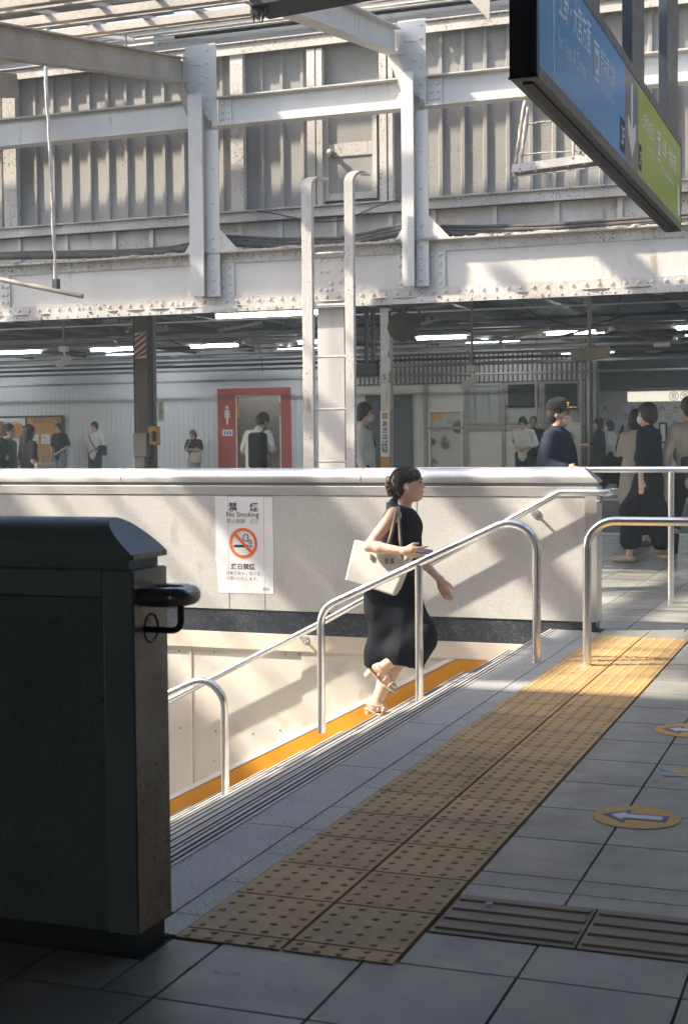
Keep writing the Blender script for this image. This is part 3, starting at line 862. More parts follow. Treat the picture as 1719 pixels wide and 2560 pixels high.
# loft door
d = MB().box(dl, dr, YC - 0.05, YC - 0.034, 3.76, 4.9).build('door', M['corrugated'], h)
m = MB(); m.box(dl - 0.001, dl + 0.045, YC - 0.062, YC - 0.0505, 3.76, 4.9); m.box(dr - 0.045, dr + 0.001, YC - 0.062, YC - 0.0505, 3.76, 4.9)
m.box(dl + 0.046, dr - 0.046, YC - 0.062, YC - 0.0505, 3.76, 3.83); m.box(dl + 0.046, dr - 0.046, YC - 0.062, YC - 0.0505, 4.20, 4.33)
m.build('door_frame', M['dirty_steel'], d, bevel=0.002)
p = oy(830, 384, YC - 0.06)
MB().tube([(p[0], YC - 0.062, p[2]), (p[0], YC - 0.085, p[2]), (p[0], YC - 0.09, p[2]), (p[0], YC - 0.125, p[2]), (p[0], YC - 0.13, p[2])], [0.035, 0.035, 0.02, 0.035, 0.025], 14).build('knob', M['worn_steel'], d, smooth='auto')

# black dusty cables along the girder top ---------------------------------------------
def cable(pts, r, lab, n=1, Y0=13.35):
    o = None
    for k in range(n):
        Q = []
        P = [oy(px, py, Y0 - 0.03 * k) for px, py in pts]
        P = [p + np.array((0, 0, -0.035 * k)) for p in P]
        for a, b in zip(P[:-1], P[1:]):
            for t in np.linspace(0, 1, 8, endpoint=False): Q.append(a * (1 - t) + b * t + np.array((0, 0, random.uniform(-.004, .004))))
        Q.append(P[-1])
        for i in range(1, len(Q) - 1): Q[i] = (Q[i - 1] + Q[i] * 2 + Q[i + 1]) / 4
        mb = MB().tube(Q, r * random.uniform(0.8, 1.1), 8)
        if o is None: o = mb.build('cable_bundle', M['cable'], label=lab, cat='cable', smooth=True)
        else: mb.build('cable', M['cable'], o, smooth=True)
cable([(-60, 636), (120, 632), (300, 630), (420, 622), (482, 610)], 0.03, 'thick dusty black cable lying along the girder left of the first white column', 2)
cable([(565, 592), (700, 600), (850, 598), (930, 582), (1012, 562)], 0.028, 'sagging black cables between the two white columns behind the ladder', 3)
cable([(1062, 566), (1180, 568), (1360, 564), (1520, 552), (1800, 530)], 0.024, 'long black cables right of the second column, running to the hanging sign', 3)
cable([(640, 528), (700, 536), (790, 556), (860, 552), (930, 520), (1010, 494)], 0.008, 'thin dusty cable looping below the loft door', 1, 13.5)

# pillar under the girder and ladder -----------------------------------------------------
pl = thing('girder_pillar', (-5.0, YG + 0.02, 0), 'white steel pillar standing behind the ladder under the girder', 'pillar')
xa, xb = gx(796, 900), gx(862, 900)
m = MB(); m.box(xa, xb, YG - 0.02, YG - 0.005, 0, ZB - 0.05); m.box(xa, xb, YG + 0.16, YG + 0.175, 0, ZB - 0.05); m.box((xa + xb) / 2 - .006, (xa + xb) / 2 + .006, YG - 0.005, YG + 0.16, 0, ZB - 0.05)
m.build('shaft', M['white_steel'], pl)
MB().box(xa - 0.03, xb + 0.03, YG - 0.06, YG + 0.2, ZB - 0.05, ZB - 0.0455 + 0.0).build('head_plate', M['dirty_steel'], pl)
YLD = 12.72
ld = thing('ladder', (gx(820, 900, YLD), YLD, 0), 'tall white steel ladder with hooked tops standing in front of the girder', 'ladder')
for (pa_, pb_, pyt) in ((757, 783, 432), (864, 886, 418)):
    a = gx(pa_, 700, YLD); b = gx(pb_, 700, YLD)
    zt = oy((pa_ + pb_) / 2, pyt, YLD)[2]
    # flat bar stringer with a hooked top bending right and back
    Q = [(0, 0), (0, zt - 0.14)] + [(0.055 * (1 - math.cos(t)), zt - 0.14 + 0.10 * math.sin(t)) for t in np.linspace(0.2, math.pi * 0.78, 7)]
    mb = MB(); V = []; Fc = []
    wd = (b - a)
    for (dy, zz) in Q:
        for (ex, ey) in ((a, -0.03), (b, -0.03), (b, 0.03), (a, 0.03)):
            V.append((ex + dy * 1.5, YLD + ey + dy * 0.6, zz))
    n = len(Q)
    for i in range(n - 1):
        for k in range(4): Fc.append((i * 4 + k, i * 4 + (k + 1) % 4, i * 4 + 4 + (k + 1) % 4, i * 4 + 4 + k))
    Fc += [(3, 2, 1, 0), tuple(range(4 * n - 4, 4 * n))]
    mb.add(V, Fc).build('stringer', M['dirty_steel'], ld, bevel=0.004)
ra, rb = gx(770, 700, YLD), gx(874, 700, YLD)
for py in (633, 763, 892, 1023, 1154):
    z = oy(820, py, YLD)[2]
    MB().cyl((ra, YLD, z), (rb, YLD, z), 0.013, 10).build('rung', M['dirty_steel'], ld, smooth='auto')
for z in (0.27,):
    MB().cyl((ra, YLD, z), (rb, YLD, z), 0.013, 10).build('rung', M['dirty_steel'], ld, smooth='auto')

# ================================================================== canopy over the stairs
RD = ray(1560, 355); RD = RD / RD[1]           # direction of the rafters (rising away from us)
def rafter(x_end, y_end, z_top, ln, mat, lab, hgt=0.24, wd=0.15, group='canopy rafters'):
    e = np.array((x_end, y_end, z_top - hgt / 2)); s_ = e - RD * ln
    t = thing('rafter', tuple(e), lab, 'rafter', group)
    d = RD / np.linalg.norm(RD); sd = np.cross(d, (0, 0, 1)); sd /= np.linalg.norm(sd); u = np.cross(sd, d)
    c = (e + s_) / 2; L_ = np.linalg.norm(e - s_) / 2
    MB().obox(c, (d, sd, u), (L_, 0.006, hgt / 2 - 0.013)).build('web', mat, t)
    MB().obox(c + u * (hgt / 2 - 0.006), (d, sd, u), (L_, wd / 2, 0.006)).build('flange', mat, t)
    MB().obox(c - u * (hgt / 2 - 0.006), (d, sd, u), (L_, wd / 2, 0.006)).build('flange', mat, t)
    # brace under the rafter back to the column
    q = e - d * 0.03 - u * hgt / 2
    MB().beam(q - d * 0.10, np.array((x_end + 0.10, YG - 0.02, z_top - hgt - 0.36)), 0.12, 0.012).build('haunch', mat, t)
    return t
eA = oy(452, 146, YG - 0.05); eB = oy(985, 78, YG - 0.05)
rafter(eA[0], YG - 0.05, eA[2], 7.2, M['rafter'], 'beige dusty rafter sloping from upper left to the first column')
rafter(eB[0], YG - 0.05, eB[2] + 0.02, 4.3, M['white_steel'], 'white rafter sloping down to the second column at top centre')
for dx in (-2.35, -4.7, 2.35 + 2.3):
    pass
# hidden rafters further left that throw the streaks of shade
m = MB()
d = RD / np.linalg.norm(RD)
for xo in (-8.6, -10.9, -13.2):
    e = np.array((xo, YG - 0.05, 5.1)); m.beam(e - RD * 7.2, e, 0.14, 0.24)
m.build('canopy_frame', M['rafter'], kind='structure')
# purlins along X on the rafters
YW0 = YG - 0.05
def zr(y): return 5.30 + (y - YW0) * RD[2]
m = MB()
PUR = [6.98, 8.85, 9.12, 9.95, 10.2, 11.0, 11.25]
for i, y in enumerate(PUR):
    m.box(-18, 3, y, y + (0.07 if i % 2 else 0.045), zr(y) + 0.005, zr(y) + 0.07)
m.build('canopy_purlins', M['rafter'], kind='structure')
# thin skylight bars running up the slope
m = MB()
x = -17.0
while x < 2:
    e = np.array((x, 11.6, zr(11.6) + 0.09)); m.beam(e - RD * 5.6, e, 0.034, 0.035); x += 0.5 if random.random() < 0.6 else 1.0
m.build('skylight_bars', M['rafter'], kind='structure')
# eave beams, pipes and roof sheet above the bridge wall
eb = [(13.30, 5.50, 0.13, 'rafter'), (12.95, 5.46, 0.10, 'white_steel'), (12.4, 5.24, 0.13, 'rafter')]
labs = ['long beige eave beam above the ribbed wall lintel', 'upper white eave beam below the roof sheets', 'topmost beige purlin beam under the dark roof sheet']
for (y, z, hh, mt), lab in zip(eb, labs):
    o = MB().box(-14, 3.5, y, y + 0.012, z, z + hh).build('eave_beam', M[mt], label=lab, cat='beam')
    MB().box(-14, 3.5, y - 0.05, y - 0.001, z + hh - 0.012, z + hh).build('flange', M[mt], o)
    MB().box(-14, 3.5, y - 0.05, y - 0.001, z, z + 0.012).build('flange', M['dirty_steel'], o)
MB().cyl((-14, 13.35, 5.455), (3.5, 13.35, 5.455), 0.022, 10).build('roof_pipe', M['white_steel'], label='thin white pipe running under the long beige eave beam', cat='pipe', smooth='auto')
MB().cyl((-14, 12.9, 5.36), (-6.6, 12.9, 5.36), 0.018, 10).build('roof_pipe', M['white_steel'], label='short white pipe above the ribbed wall at left', cat='pipe', smooth='auto')
# corrugated roof sheets with open gaps (dark underside)
def sheet(x0, x1, y0, y1, z, slope=0.03):
    prof = []; x = x0
    while x < x1: prof += [(x, 0), (x + 0.06, 0), (x + 0.09, 0.035), (x + 0.15, 0.035), (x + 0.18, 0)]; x += 0.18
    n = len(prof)
    V = [(p[0], y0, z + p[1]) for p in prof] + [(p[0], y1, z + p[1] + slope * (y1 - y0)) for p in prof]
    return MB().add(V, [(i, i + 1, i + 1 + n, i + n) for i in range(n - 1)])
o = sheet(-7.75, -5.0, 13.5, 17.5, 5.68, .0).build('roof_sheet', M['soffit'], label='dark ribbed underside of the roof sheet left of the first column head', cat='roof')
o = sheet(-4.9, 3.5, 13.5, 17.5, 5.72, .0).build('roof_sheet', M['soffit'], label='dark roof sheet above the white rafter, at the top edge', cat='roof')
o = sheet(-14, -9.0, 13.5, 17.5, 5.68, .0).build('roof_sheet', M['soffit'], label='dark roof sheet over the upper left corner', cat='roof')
# bearing blocks under the roof beams
for i, (px, py, lab) in enumerate(((28, 35, 'white riveted bracket block at the top left corner'), (195, 62, 'white riveted bracket block above the middle of the beige rafter'), (362, 96, 'white riveted bracket block nearest to the first column head'))):
    p = oy(px, py, 13.3)
    c = MB(); c.box(p[0] - 0.16, p[0] + 0.16, 13.2, 13.29, p[2] - 0.10, p[2] + 0.06)
    for k in range(4): c.rivet((p[0] - 0.12 + 0.08 * k, 13.2, p[2] + 0.03), (0, -1, 0), 0.016, 0.012)
    c.build('bracket_block', M['white_steel'], label=lab, cat='bracket', group='white bracket blocks under the roof', bevel=0.01)
# flat brace and struts under the roof at left
pa_ = oy(105, 64, 12.6); pb_ = oy(330, 2, 12.6)
MB().beam(pa_, pb_, 0.01, 0.07).build('roof_brace', M['rafter'], label='flat diagonal brace crossing the upper left corner', cat='brace')
pa_ = oy(0, 22, 12.2); pb_ = oy(560, -22, 12.2)
MB().beam(pa_, pb_, 0.06, 0.045).build('roof_angle', M['rafter'], label='thin steel angle along the top edge at left', cat='beam')
p = oy(508, 2, 12.0)
l = thing('round_lamp', (p[0], 12.0, p[2]), 'round downlight peeking in at the top edge, left of centre', 'lamp')
MB().tube([(p[0], 12.0, p[2] + 0.12), (p[0], 12.0, p[2] + 0.05), (p[0], 12.0, p[2])], [0.06, 0.10, 0.115], 20).build('housing', M['white_steel'], l, smooth='auto')
MB().cyl((p[0], 12.0, p[2] - 0.004), (p[0], 12.0, p[2] - 0.001), 0.07, 20).build('lens', M['dark_frame'], l)

# hanging rod with its inclined pipe at left
YD = 12.0
pt_ = oy(112, 112, YD); pb_ = oy(141, 715, YD)
hr = thing('hanging_rod', tuple(pt_), 'thin crusty hanger rod hanging in front of the left girder', 'hanger')
Q = [np.array(pt_) * (1 - t) + np.array(pb_) * t + np.array((random.uniform(-.006, .006), 0, 0)) for t in np.linspace(0, 1, 26)]
MB().tube(Q, [random.uniform(0.012, 0.022) for _ in Q], 8).build('rod', M['dirty_steel'], hr)
MB().box(pt_[0] - 0.05, pt_[0] + 0.05, YD - .03, YD + .03, pt_[2] - 0.06, pt_[2] + 0.16).build('clamp', M['dirty_steel'], hr, bevel=0.008)
MB().box(pb_[0] - 0.03, pb_[0] + 0.03, YD - .03, YD + .03, pb_[2] - 0.03, pb_[2] + 0.07).build('coupler', M['pipe_dark'], hr, bevel=0.006)
pa_ = oy(-40, 690, YD - .02); pc_ = oy(207, 741, YD - .02)
MB().tube([pa_, pc_], 0.024, 10).build('hanging_pipe', M['rafter'], label='inclined grey pipe end hung on the crusty hanger rod', cat='pipe', smooth='auto')
pa_ = oy(226, 88, 12.2); pb2 = oy(322, 92, 12.2)
MB().cyl(pa_, oy(335, 100, 12.2), 0.022, 10).build('pipe_stub', M['white_steel'], label='short pipe stub clamped across the beige rafter', cat='pipe', smooth='auto')
MB().tube([oy(313, 62, 12.1), oy(316, 110, 12.1), oy(322, 165, 12.1)], 0.008, 6).build('clamp_wire', M['cable'], label='black wire tied around the beige rafter', cat='wire')

# drippy dark eave edge of the near roof at the top centre
YE = 8.2
pa_ = oy(648, 22, YE); pb_ = oy(885, -22, YE)
o = MB().beam(pa_, pb_ + (pb_ - pa_) * 3, 0.30, 0.05).build('eave_edge', M['black'], label='dark eave edge with hanging soot clumps at the top centre', cat='eave')
m = MB()
for k in range(60):
    t = random.random() ** 1.5 * 0.16
    p = np.array(pa_) * (1 - t) + np.array(pb_) * t
    L_ = random.uniform(0.01, 0.07) * (1.4 if k % 6 == 0 else 0.8)
    m.tube([p + (0, -.1, 0), p + (random.uniform(-.01, .01), -.1, -L_ * .6 - .02), p + (random.uniform(-.012, .012), -.1, -L_ - .03)], [0.012, 0.011, 0.004], 6)
m.build('soot_clump', M['black'], o, kind='stuff')

# maintenance cradle behind the hanging sign --------------------------------------------
YM = 12.3
cr = thing('maintenance_cradle', tuple(oy(1380, 430, YM)), 'dust caked maintenance cradle hanging in front of the ribbed wall at right', 'cradle')
m = MB()
a = oy(1280, 422, YM); b = oy(1600, 378, YM)
m.beam(a, b, 0.03, 0.07)
a2 = oy(1284, 436, YM + 0.35); b2 = oy(1600, 398, YM + 0.35)
m.beam(a2, b2, 0.03, 0.05)
m.build('edge_bar', M['dirty_steel'], cr)
m = MB()
for t in np.linspace(0.05, 0.95, 8):
    m.beam(np.array(a) * (1 - t) + np.array(b) * t - (0, 0, .035), np.array(a2) * (1 - t) + np.array(b2) * t, 0.02, 0.015)
mm = m.build('deck_slat', M['dirty_steel'], cr)
MB().add([np.array(a) - (0, -.02, .03), np.array(b) - (0, -.02, .03), np.array(b2) - (0, .02, .02), np.array(a2) - (0, .02, .02)], [(0, 1, 2, 3)]).build('deck_mesh', M['cable'], cr)
def crusty(pts, r, mat='dust'):
    Q = []
    for p, q in zip(pts[:-1], pts[1:]):
        for t in np.linspace(0, 1, 9, endpoint=False): Q.append(np.array(p) * (1 - t) + np.array(q) * t)
    Q.append(np.array(pts[-1]))
    return MB().tube(Q, [r * random.uniform(0.7, 1.4) for _ in Q], 7)
for pts in ([(1285, 425), (1311, 252)], [(1300, 425), (1318, 268)], [(1432, 398), (1436, 300)], [(1458, 390), (1462, 320)], [(1530, 380), (1534, 250)]):
    crusty([oy(x, y, YM) for x, y in pts], 0.015).build('upright', M['dust'], cr, smooth=True)
for pts in ([(1296, 316), (1345, 306), (1410, 300), (1560, 285)], [(1300, 388), (1345, 383), (1440, 378), (1560, 366)]):
    crusty([oy(x, y, YM) for x, y in pts], 0.007).build('guard_wire', M['dust'], cr, smooth=True)
crusty([oy(1281, 424, YM), oy(1290, 457, YM)], 0.016).build('hook', M['dust'], cr, smooth=True)
# grey metal plate corner peeking in from the top
pp = [(1165, -10), (1222, 52), (1224, -10)]
P3 = [oy(x, y, 11.0) for x, y in pp]
MB().prism([(p[0], p[2]) for p in P3], 'y', 11.0, 11.02).build('gusset_corner', M['rafter'], label='pointed grey plate corner poking in at the top edge left of the hanging sign', cat='plate')

# ================================================================== near station roof (out of frame, gives the shade)
m = MB()
m.box(-30, 12, -10, 5.3, 4.25, 4.35)
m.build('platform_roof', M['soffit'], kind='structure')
m = MB()
m.box(2.4, 2.6, -6, 12.6, -0.3, 4.6)
m.box(-14, 0.3, -2.7, -2.5, -0.3, 4.2)
m.build('shading_walls', M['shade_wall'], kind='structure')  # unseen walls, added to darken the foreground and the sign's reflections
HS = 5.62
def wallx(px, py): p = oy(px, py, YF); return p[0] + p[2]
def sheet_at(x0, x1, y0, y1, z=HS):
    return (x0, x1, y0, y1, z)
m = MB()
def shade(xsum0, xsum1, y0, y1, z=HS):
    m.box(xsum0 - z, xsum1 - z, y0, y1, z, z + 0.02)
# unseen panels added so that each throws a slanting shade on the parapet
shade(wallx(690, 1360), wallx(1000, 1420), 6.5, 7.9)
shade(wallx(0, 1250) - 1.2, wallx(40, 1240), 6.0, 9.6)
# shade east of the tactile strip
shade(-1.02, 0.35, 5.3, 7.2)
shade(0.55, 3.2, 5.3, 7.2)
shade(-13 + HS, -1.02, 11.9, 13.0)
m.build('shade_panels', M['soffit'], kind='structure')
# ================================================================== hanging direction sign
XS = -1.2
def sy(px, py): return ox(px, py, XS)[1]
y0s, y1s, z0s, z1s = 5.36, 9.62, 2.665, 3.262
sg = thing('hanging_sign', (XS - 0.05, (y0s + y1s) / 2, z0s), 'dark framed hanging station sign with blue and green direction panels at upper right', 'sign')
MB().box(XS - 0.105, XS - 0.012, y0s + 0.002, y1s - 0.002, z0s + 0.05, z1s - 0.05).build('cabinet', M['dark_frame'], sg)
m = MB(); m.box(XS - 0.11, XS, y0s, y1s, z0s, z0s + 0.052); m.box(XS - 0.11, XS, y0s, y1s, z1s - 0.055, z1s)
m.build('rail_frame', M['dark_frame'], sg, bevel=0.003)
MB().box(XS - 0.11, XS - 0.002, y0s - 0.022, y0s - 0.001, z0s, z1s).build('end_cap', M['dark_frame'], sg, bevel=0.003)
MB().box(XS - 0.11, XS - 0.002, y1s + 0.001, y1s + 0.02, z0s, z1s).build('end_cap', M['dark_frame'], sg, bevel=0.003)
MB().box(XS - 0.112, XS + 0.002, y0s - 0.03, y0s - 0.0225, z0s - 0.003, z0s + 0.006).build('end_lip', M['dark_frame'], sg)
m = MB(); m.box(XS - 0.075, XS - 0.035, y0s + 0.05, y1s - 0.05, z0s - 0.008, z0s - 0.0005)
m.build('bottom_seam', M['black'], sg)
ya = y0s + 0.02; yb = sy(1563, 320); yc_ = sy(1595, 420); yd = y1s - 0.02
zp0, zp1 = z0s + 0.053, z1s - 0.056
MB().box(XS - 0.011, XS - 0.003, ya, yb - 0.002, zp0, zp1).build('blue_panel', M['blue'], sg)
MB().box(XS - 0.011, XS - 0.003, yb, yc_ - 0.002, zp0, zp1).build('grey_panel', M['sign_grey'], sg)
MB().box(XS - 0.011, XS - 0.003, yc_, yd, zp0, zp1).build('green_panel', M['green'], sg)
def st(body, size, y, z, mb=None, **k): return text_mb(body, size, (XS - 0.0022, y, z), (0, 1, 0), (0, 0, 1), mb=mb, **k)
Hs = zp1 - zp0
L_ = yb - ya
def stf(body, size, px0, px1, pyc, z, n, mb, bold=0):
    a, b = sy(px0, pyc), sy(px1, pyc)
    return st(body, size, a, z, None, bold=bold, squeeze=(b - a) / (n * size)).build('lettering', M['sign_white'], sg)
mb = MB()
stf('上野・大宮方面', 0.165, 1397, 1477, 100, zp0 + Hs * 0.62, 7, mb, .0015)
stf('for Ueno & Ōmiya', 0.105, 1396, 1470, 130, zp0 + Hs * 0.33, 8.2, mb)
stf('京浜東北線', 0.125, 1501, 1537, 190, zp0 + Hs * 0.60, 5, mb, .0008)
stf('Keihin-Tōhoku Line', 0.062, 1501, 1540, 220, zp0 + Hs * 0.42, 9.0, mb)
MB().box(XS - 0.0026, XS - 0.0018, ya + L_ * 0.125, ya + L_ * 0.135, zp0 + Hs * 0.05, zp1 - Hs * .05).build('divider_line', M['sign_white'], sg)
def plate(y0, y1, z0, z1, t, mat, nm): return MB().box(XS - 0.003, XS - 0.003 + t, y0, y1, z0, z1).build(nm, M[mat], sg)
def mark(y, s, txt, zc, fg, ring):
    plate(y, y + s, zc - s * .62, zc + s * .62, 0.0012, 'sign_white', 'line_mark')
    plate(y + s * .08, y + s * .92, zc - s * .52, zc + s * .52, 0.0018, ring, 'line_mark_ring')
    plate(y + s * .18, y + s * .82, zc - s * .40, zc + s * .40, 0.0024, 'sign_white', 'line_mark_face')
    text_mb(txt, s * .62, (XS - 0.0003, y + s * .5, zc - s * .2), (0, 1, 0), (0, 0, 1), align='CENTER', bold=0.002, squeeze=.85).build('line_letters', M['ink'], sg)
mark(sy(1484, 170), sy(1498, 180) - sy(1484, 170), 'JK', zp0 + Hs * 0.62, 'ink', 'blue')
y2 = sy(1556, 330); plate(y2 - .07, y2 + 0.07, zp0 + Hs * 0.06, zp0 + Hs * 0.40, 0.0012, 'ink', 'number_plate')
text_mb('2F', 0.13, (XS - 0.0012, y2 + 0.005, zp0 + Hs * 0.14), (0, 1, 0), (0, 0, 1), align='CENTER', squeeze=.75).build('number_letters', M['sign_white'], sg)
# arrow on the grey panel
ym = (yb + yc_) / 2; hw = (yc_ - yb) * 0.30
P = [(ym - hw * .22, zp1 - Hs * .10), (ym + hw * .22, zp1 - Hs * .10), (ym + hw * .22, zp0 + Hs * .42), (ym + hw, zp0 + Hs * .52), (ym + hw, zp0 + Hs * .36), (ym, zp0 + Hs * .10), (ym - hw, zp0 + Hs * .36), (ym - hw, zp0 + Hs * .52), (ym - hw * .22, zp0 + Hs * .42)]
MB().prism(P, 'x', XS - 0.003, XS - 0.002).build('arrow', M['sign_white'], sg)
Lg = yd - yc_
mb = MB()
stf('山手線(内回り)', 0.105, 1606, 1640, 330, zp0 + Hs * 0.60, 7.2, mb, .001)
stf('Yamanote Line', 0.055, 1618, 1639, 360, zp0 + Hs * 0.42, 6.6, mb)
stf('上野・池袋方面', 0.11, 1655, 1690, 400, zp0 + Hs * 0.60, 7, mb, .001)
stf('for Ueno & Ikebukuro', 0.062, 1653, 1688, 420, zp0 + Hs * 0.36, 10, mb)
P = [(yd - Lg * .08, zp0 + Hs * .45), (yd - Lg * .055, zp0 + Hs * .45), (yd - Lg * .02, zp0 + Hs * .10), (yd - Lg * .07, zp0 + Hs * .06), (yd - Lg * .085, zp0 + Hs * .12)]
MB().prism(P, 'x', XS - 0.003, XS - 0.002).build('stroke_mark', M['sign_white'], sg)
mark(sy(1642, 370), sy(1650, 380) - sy(1642, 370), 'JY', zp0 + Hs * 0.62, 'ink', 'green')
plate(yc_ + 0.02, yc_ + 0.12, zp0 + Hs * 0.08, zp0 + Hs * 0.36, 0.0012, 'ink', 'number_plate')
text_mb('2F', 0.10, (XS - 0.0012, yc_ + 0.07, zp0 + Hs * 0.14), (0, 1, 0), (0, 0, 1), align='CENTER', squeeze=.75).build('number_letters', M['sign_white'], sg)
# hanger posts
for pa_, pb_ in ((1486, 1514), (1593, 1623), (1679, 1705)):
    a, b = sy(pa_, 100), sy(pb_, 100)
    MB().box(XS - 0.085, XS - 0.03, a, b, z1s, 4.24).build('hanger_post', M['dark_frame'], sg, bevel=0.003)

# ================================================================== beyond this platform
YE2, YW2, ZP2 = 28.4, 32.5, 0.08
m = MB(); m.box(-60, 60, YP, 60, -1.6, -1.3); m.build('track_bed', M['asphalt'], kind='structure')
MB().box(-40, 9, YP - 0.33, YP - 0.02, -1.25, -0.003).build('platform_edge', M['concrete'], kind='structure')
MB().box(-40, 9, YP - 0.36, YP - 0.06, -0.1, 0.002).build('edge_line', M['white'], kind='structure')
MB().box(-60, 30, YE2, YW2 + 6, -1.25, ZP2).build('far_platform', M['far_floor'], kind='structure')
MB().box(-60, 30, YE2 + 0.02, YE2 + 0.35, ZP2, ZP2 + 0.004).build('far_edge_line', M['white'], kind='structure')
for y in (22.4, 23.5, 25.6, 26.7):
    MB().box(-60, 60, y, y + 0.07, -1.3, -1.12).build('rail_track', M['worn_steel'], kind='structure')
# signal trough seen over the track, pale with a dotted dark top
# far roof: underside over tracks and far platform
def kx(px, Y): return oy(px, 1000, Y)[0]
ZR = 3.72
m = MB()
x = -45
V = []; Fc = []
prof = []
while x < 25: prof += [(x, 0), (x + 0.5, 0), (x + 0.56, 0.05), (x + 0.74, 0.05), (x + 0.8, 0)]; x += 0.8
n = len(prof)
V = [(p[0], 17.6, ZR + 0.25 + p[1]) for p in prof] + [(p[0], YW2 + 8, ZR - 0.05 + p[1]) for p in prof]
m.add(V, [(i, i + 1, i + 1 + n, i + n) for i in range(n - 1)])
m.box(-45, 25, 17.5, YW2 + 8, ZR + 0.4, ZR + 0.5)
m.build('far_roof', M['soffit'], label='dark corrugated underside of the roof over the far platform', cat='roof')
MB().box(-45, 25, 17.55, 17.62, ZR - 0.27, ZR + 0.3).build('fascia_beam', M['pipe_grey'], label='grey riveted fascia beam just below the white girder', cat='beam')
for k in range(16):
    xx = -21 + k * 1.6
    MB().box(xx, xx + 0.10, 19, YW2, ZR - 0.16, ZR - 0.02).build('roof_rib', M['pipe_dark'], label='dark cross rib under the far platform roof', cat='roof rib', group='cross ribs under the far roof')
# long conduits and ducts along the platform (pixel rows taken at the left and right picture edge)
def conduit(py_mid, Y, r, mat, lab, x0=-45, x1=25, px=860):
    z = oy(px, py_mid, Y)[2]
    MB().cyl((x0, Y, z), (x1, Y, z), r, 10).build('conduit', M[mat], label=lab, cat='conduit', smooth='auto')
    return z
conduit(788, 19.0, 0.012, 'white', 'thin white pipe just below the girder, topmost of the conduits')
zb = oy(860, 826, 22.0)[2]
MB().box(-45, 25, 22.0, 22.12, zb - 0.03, zb + 0.03).build('cable_tray', M['pipe_blue'], label='pale blue cable tray running above the row of fluorescent lamps', cat='cable tray')
zb = oy(860, 846, 24.5)[2]
MB().box(-45, 25, 24.5, 24.62, zb - 0.03, zb + 0.035).build('lamp_duct', M['pipe_pale'], label='pale duct carrying the row of fluorescent lamps', cat='duct')
conduit(880, 25.5, 0.042, 'pipe_grey', 'thick grey pipe below the row of fluorescent lamps')
conduit(893, 26.2, 0.025, 'pipe_grey', 'thinner grey pipe right below the thick grey pipe')
conduit(815, 21.0, 0.022, 'pipe_dark', 'dark pipe between the white pipe and the pale blue tray')
conduit(836, 23.2, 0.02, 'pipe_grey', 'grey pipe between the blue tray and the pale duct')
conduit(864, 25.0, 0.02, 'pipe_dark', 'dark pipe between the pale duct and the thick grey pipe')
conduit(905, 28.0, 0.03, 'pipe_dark', 'dark pipe above the far wall top')
conduit(917, 30.0, 0.03, 'pipe_grey', 'lowest grey pipe under the roof, close to the far wall')
o = conduit(944, YW2 - 0.6, 0.028, 'pipe_grey', 'grey pipe hung low along the far wall above the red portal')
for k in range(34):
    xx = -36 + k * 1.35 + random.uniform(-.3, .3); y = random.choice([20.5, 22.4, 24.3, 25.4, 27, 29, 31.9])
    MB().cyl((xx, y, ZR + 0.1), (xx + random.uniform(-.1, .1), y, oy(860, 900, 28)[2] if y > 25 else ZR - 0.45), 0.012, 6).build('hanger_rod', M['pipe_dark'], label='thin dark hanger rod holding the conduits under the far roof', cat='hanger', group='hanger rods under the far roof')
def loose(pts, Y, r, lab):
    Q = [oy(x, y, Y) for x, y in pts]
    MB().tube(Q, r, 6, fillet=0.4, fs=8).build('loose_cable', M['pipe_dark'], label=lab, cat='cable')
loose([(230, 800), (330, 790), (420, 782), (480, 775)], 17.4, 0.012, 'dark cable crossing the dark striped column below the girder')
loose([(1300, 760), (1340, 790), (1450, 820), (1560, 790), (1719, 770)], 20, 0.012, 'drooping cable right of the hanging camera pole')
loose([(880, 790), (1000, 830), (1090, 800), (1180, 830)], 22.6, 0.012, 'drooping cables behind the round loudspeaker')
loose([(400, 840), (470, 870), (560, 850), (640, 872)], 22.6, 0.012, 'drooping cable right of the dark striped column')
for k in range(40):
    a = oy(random.uniform(-50, 1780), random.uniform(770, 860), random.uniform(20, 27))
    MB().beam(a, a + np.array((random.uniform(-1.2, 1.2), random.uniform(-.5, .5), random.uniform(-.25, .25))), 0.03, 0.04).build('roof_strut', M['pipe_grey'], label='small grey strut crossing under the far roof', cat='strut', group='struts under the far roof')
for k in range(50):
    a = oy(random.uniform(-50, 1780), random.uniform(800, 905), random.uniform(21, 28))
    MB().box(a[0], a[0] + random.uniform(.04, .3), a[1], a[1] + .06, a[2], a[2] + random.uniform(.03, .1)).build('conduit_fitting', M['pipe_pale'], label='small pale box or clip fixed along the conduits', cat='fitting', group='fittings along the conduits', bevel=.008)

# fluorescent lamps ---------------------------------------------------------------------
LAMPS = [((-60, 884), (105, 880), 24.5), ((228, 876), (334, 871), 24.5), ((476, 867), (600, 862), 24.5), ((344, 921), (437, 918), 29), ((745, 857), (800, 853), 24.5),
         ((1040, 846), (1166, 842), 24.5), ((1364, 834), (1512, 829), 24.5), ((1689, 821), (1780, 817), 24.5), ((540, 789), (800, 784), 17.2), ((1402, 888), (1535, 884), 29), ((880, 906), (940, 903), 29)]
LL = ['first lit fluorescent lamp at the left edge', 'lit lamp just left of the dark striped column', 'lit lamp right of the dark striped column', 'small lower lit lamp right of the dark striped column',
      'lit lamp half hidden behind the ladder', 'lit lamp right of the round loudspeaker', 'lit lamp left of the brown box on its hanging pole', 'lit lamp cut by the right picture edge',
      'longest lit lamp directly under the white girder beside the ladder', 'small lower lit lamp partly behind the brown hanging box', 'small lit lamp behind the white numbered post']
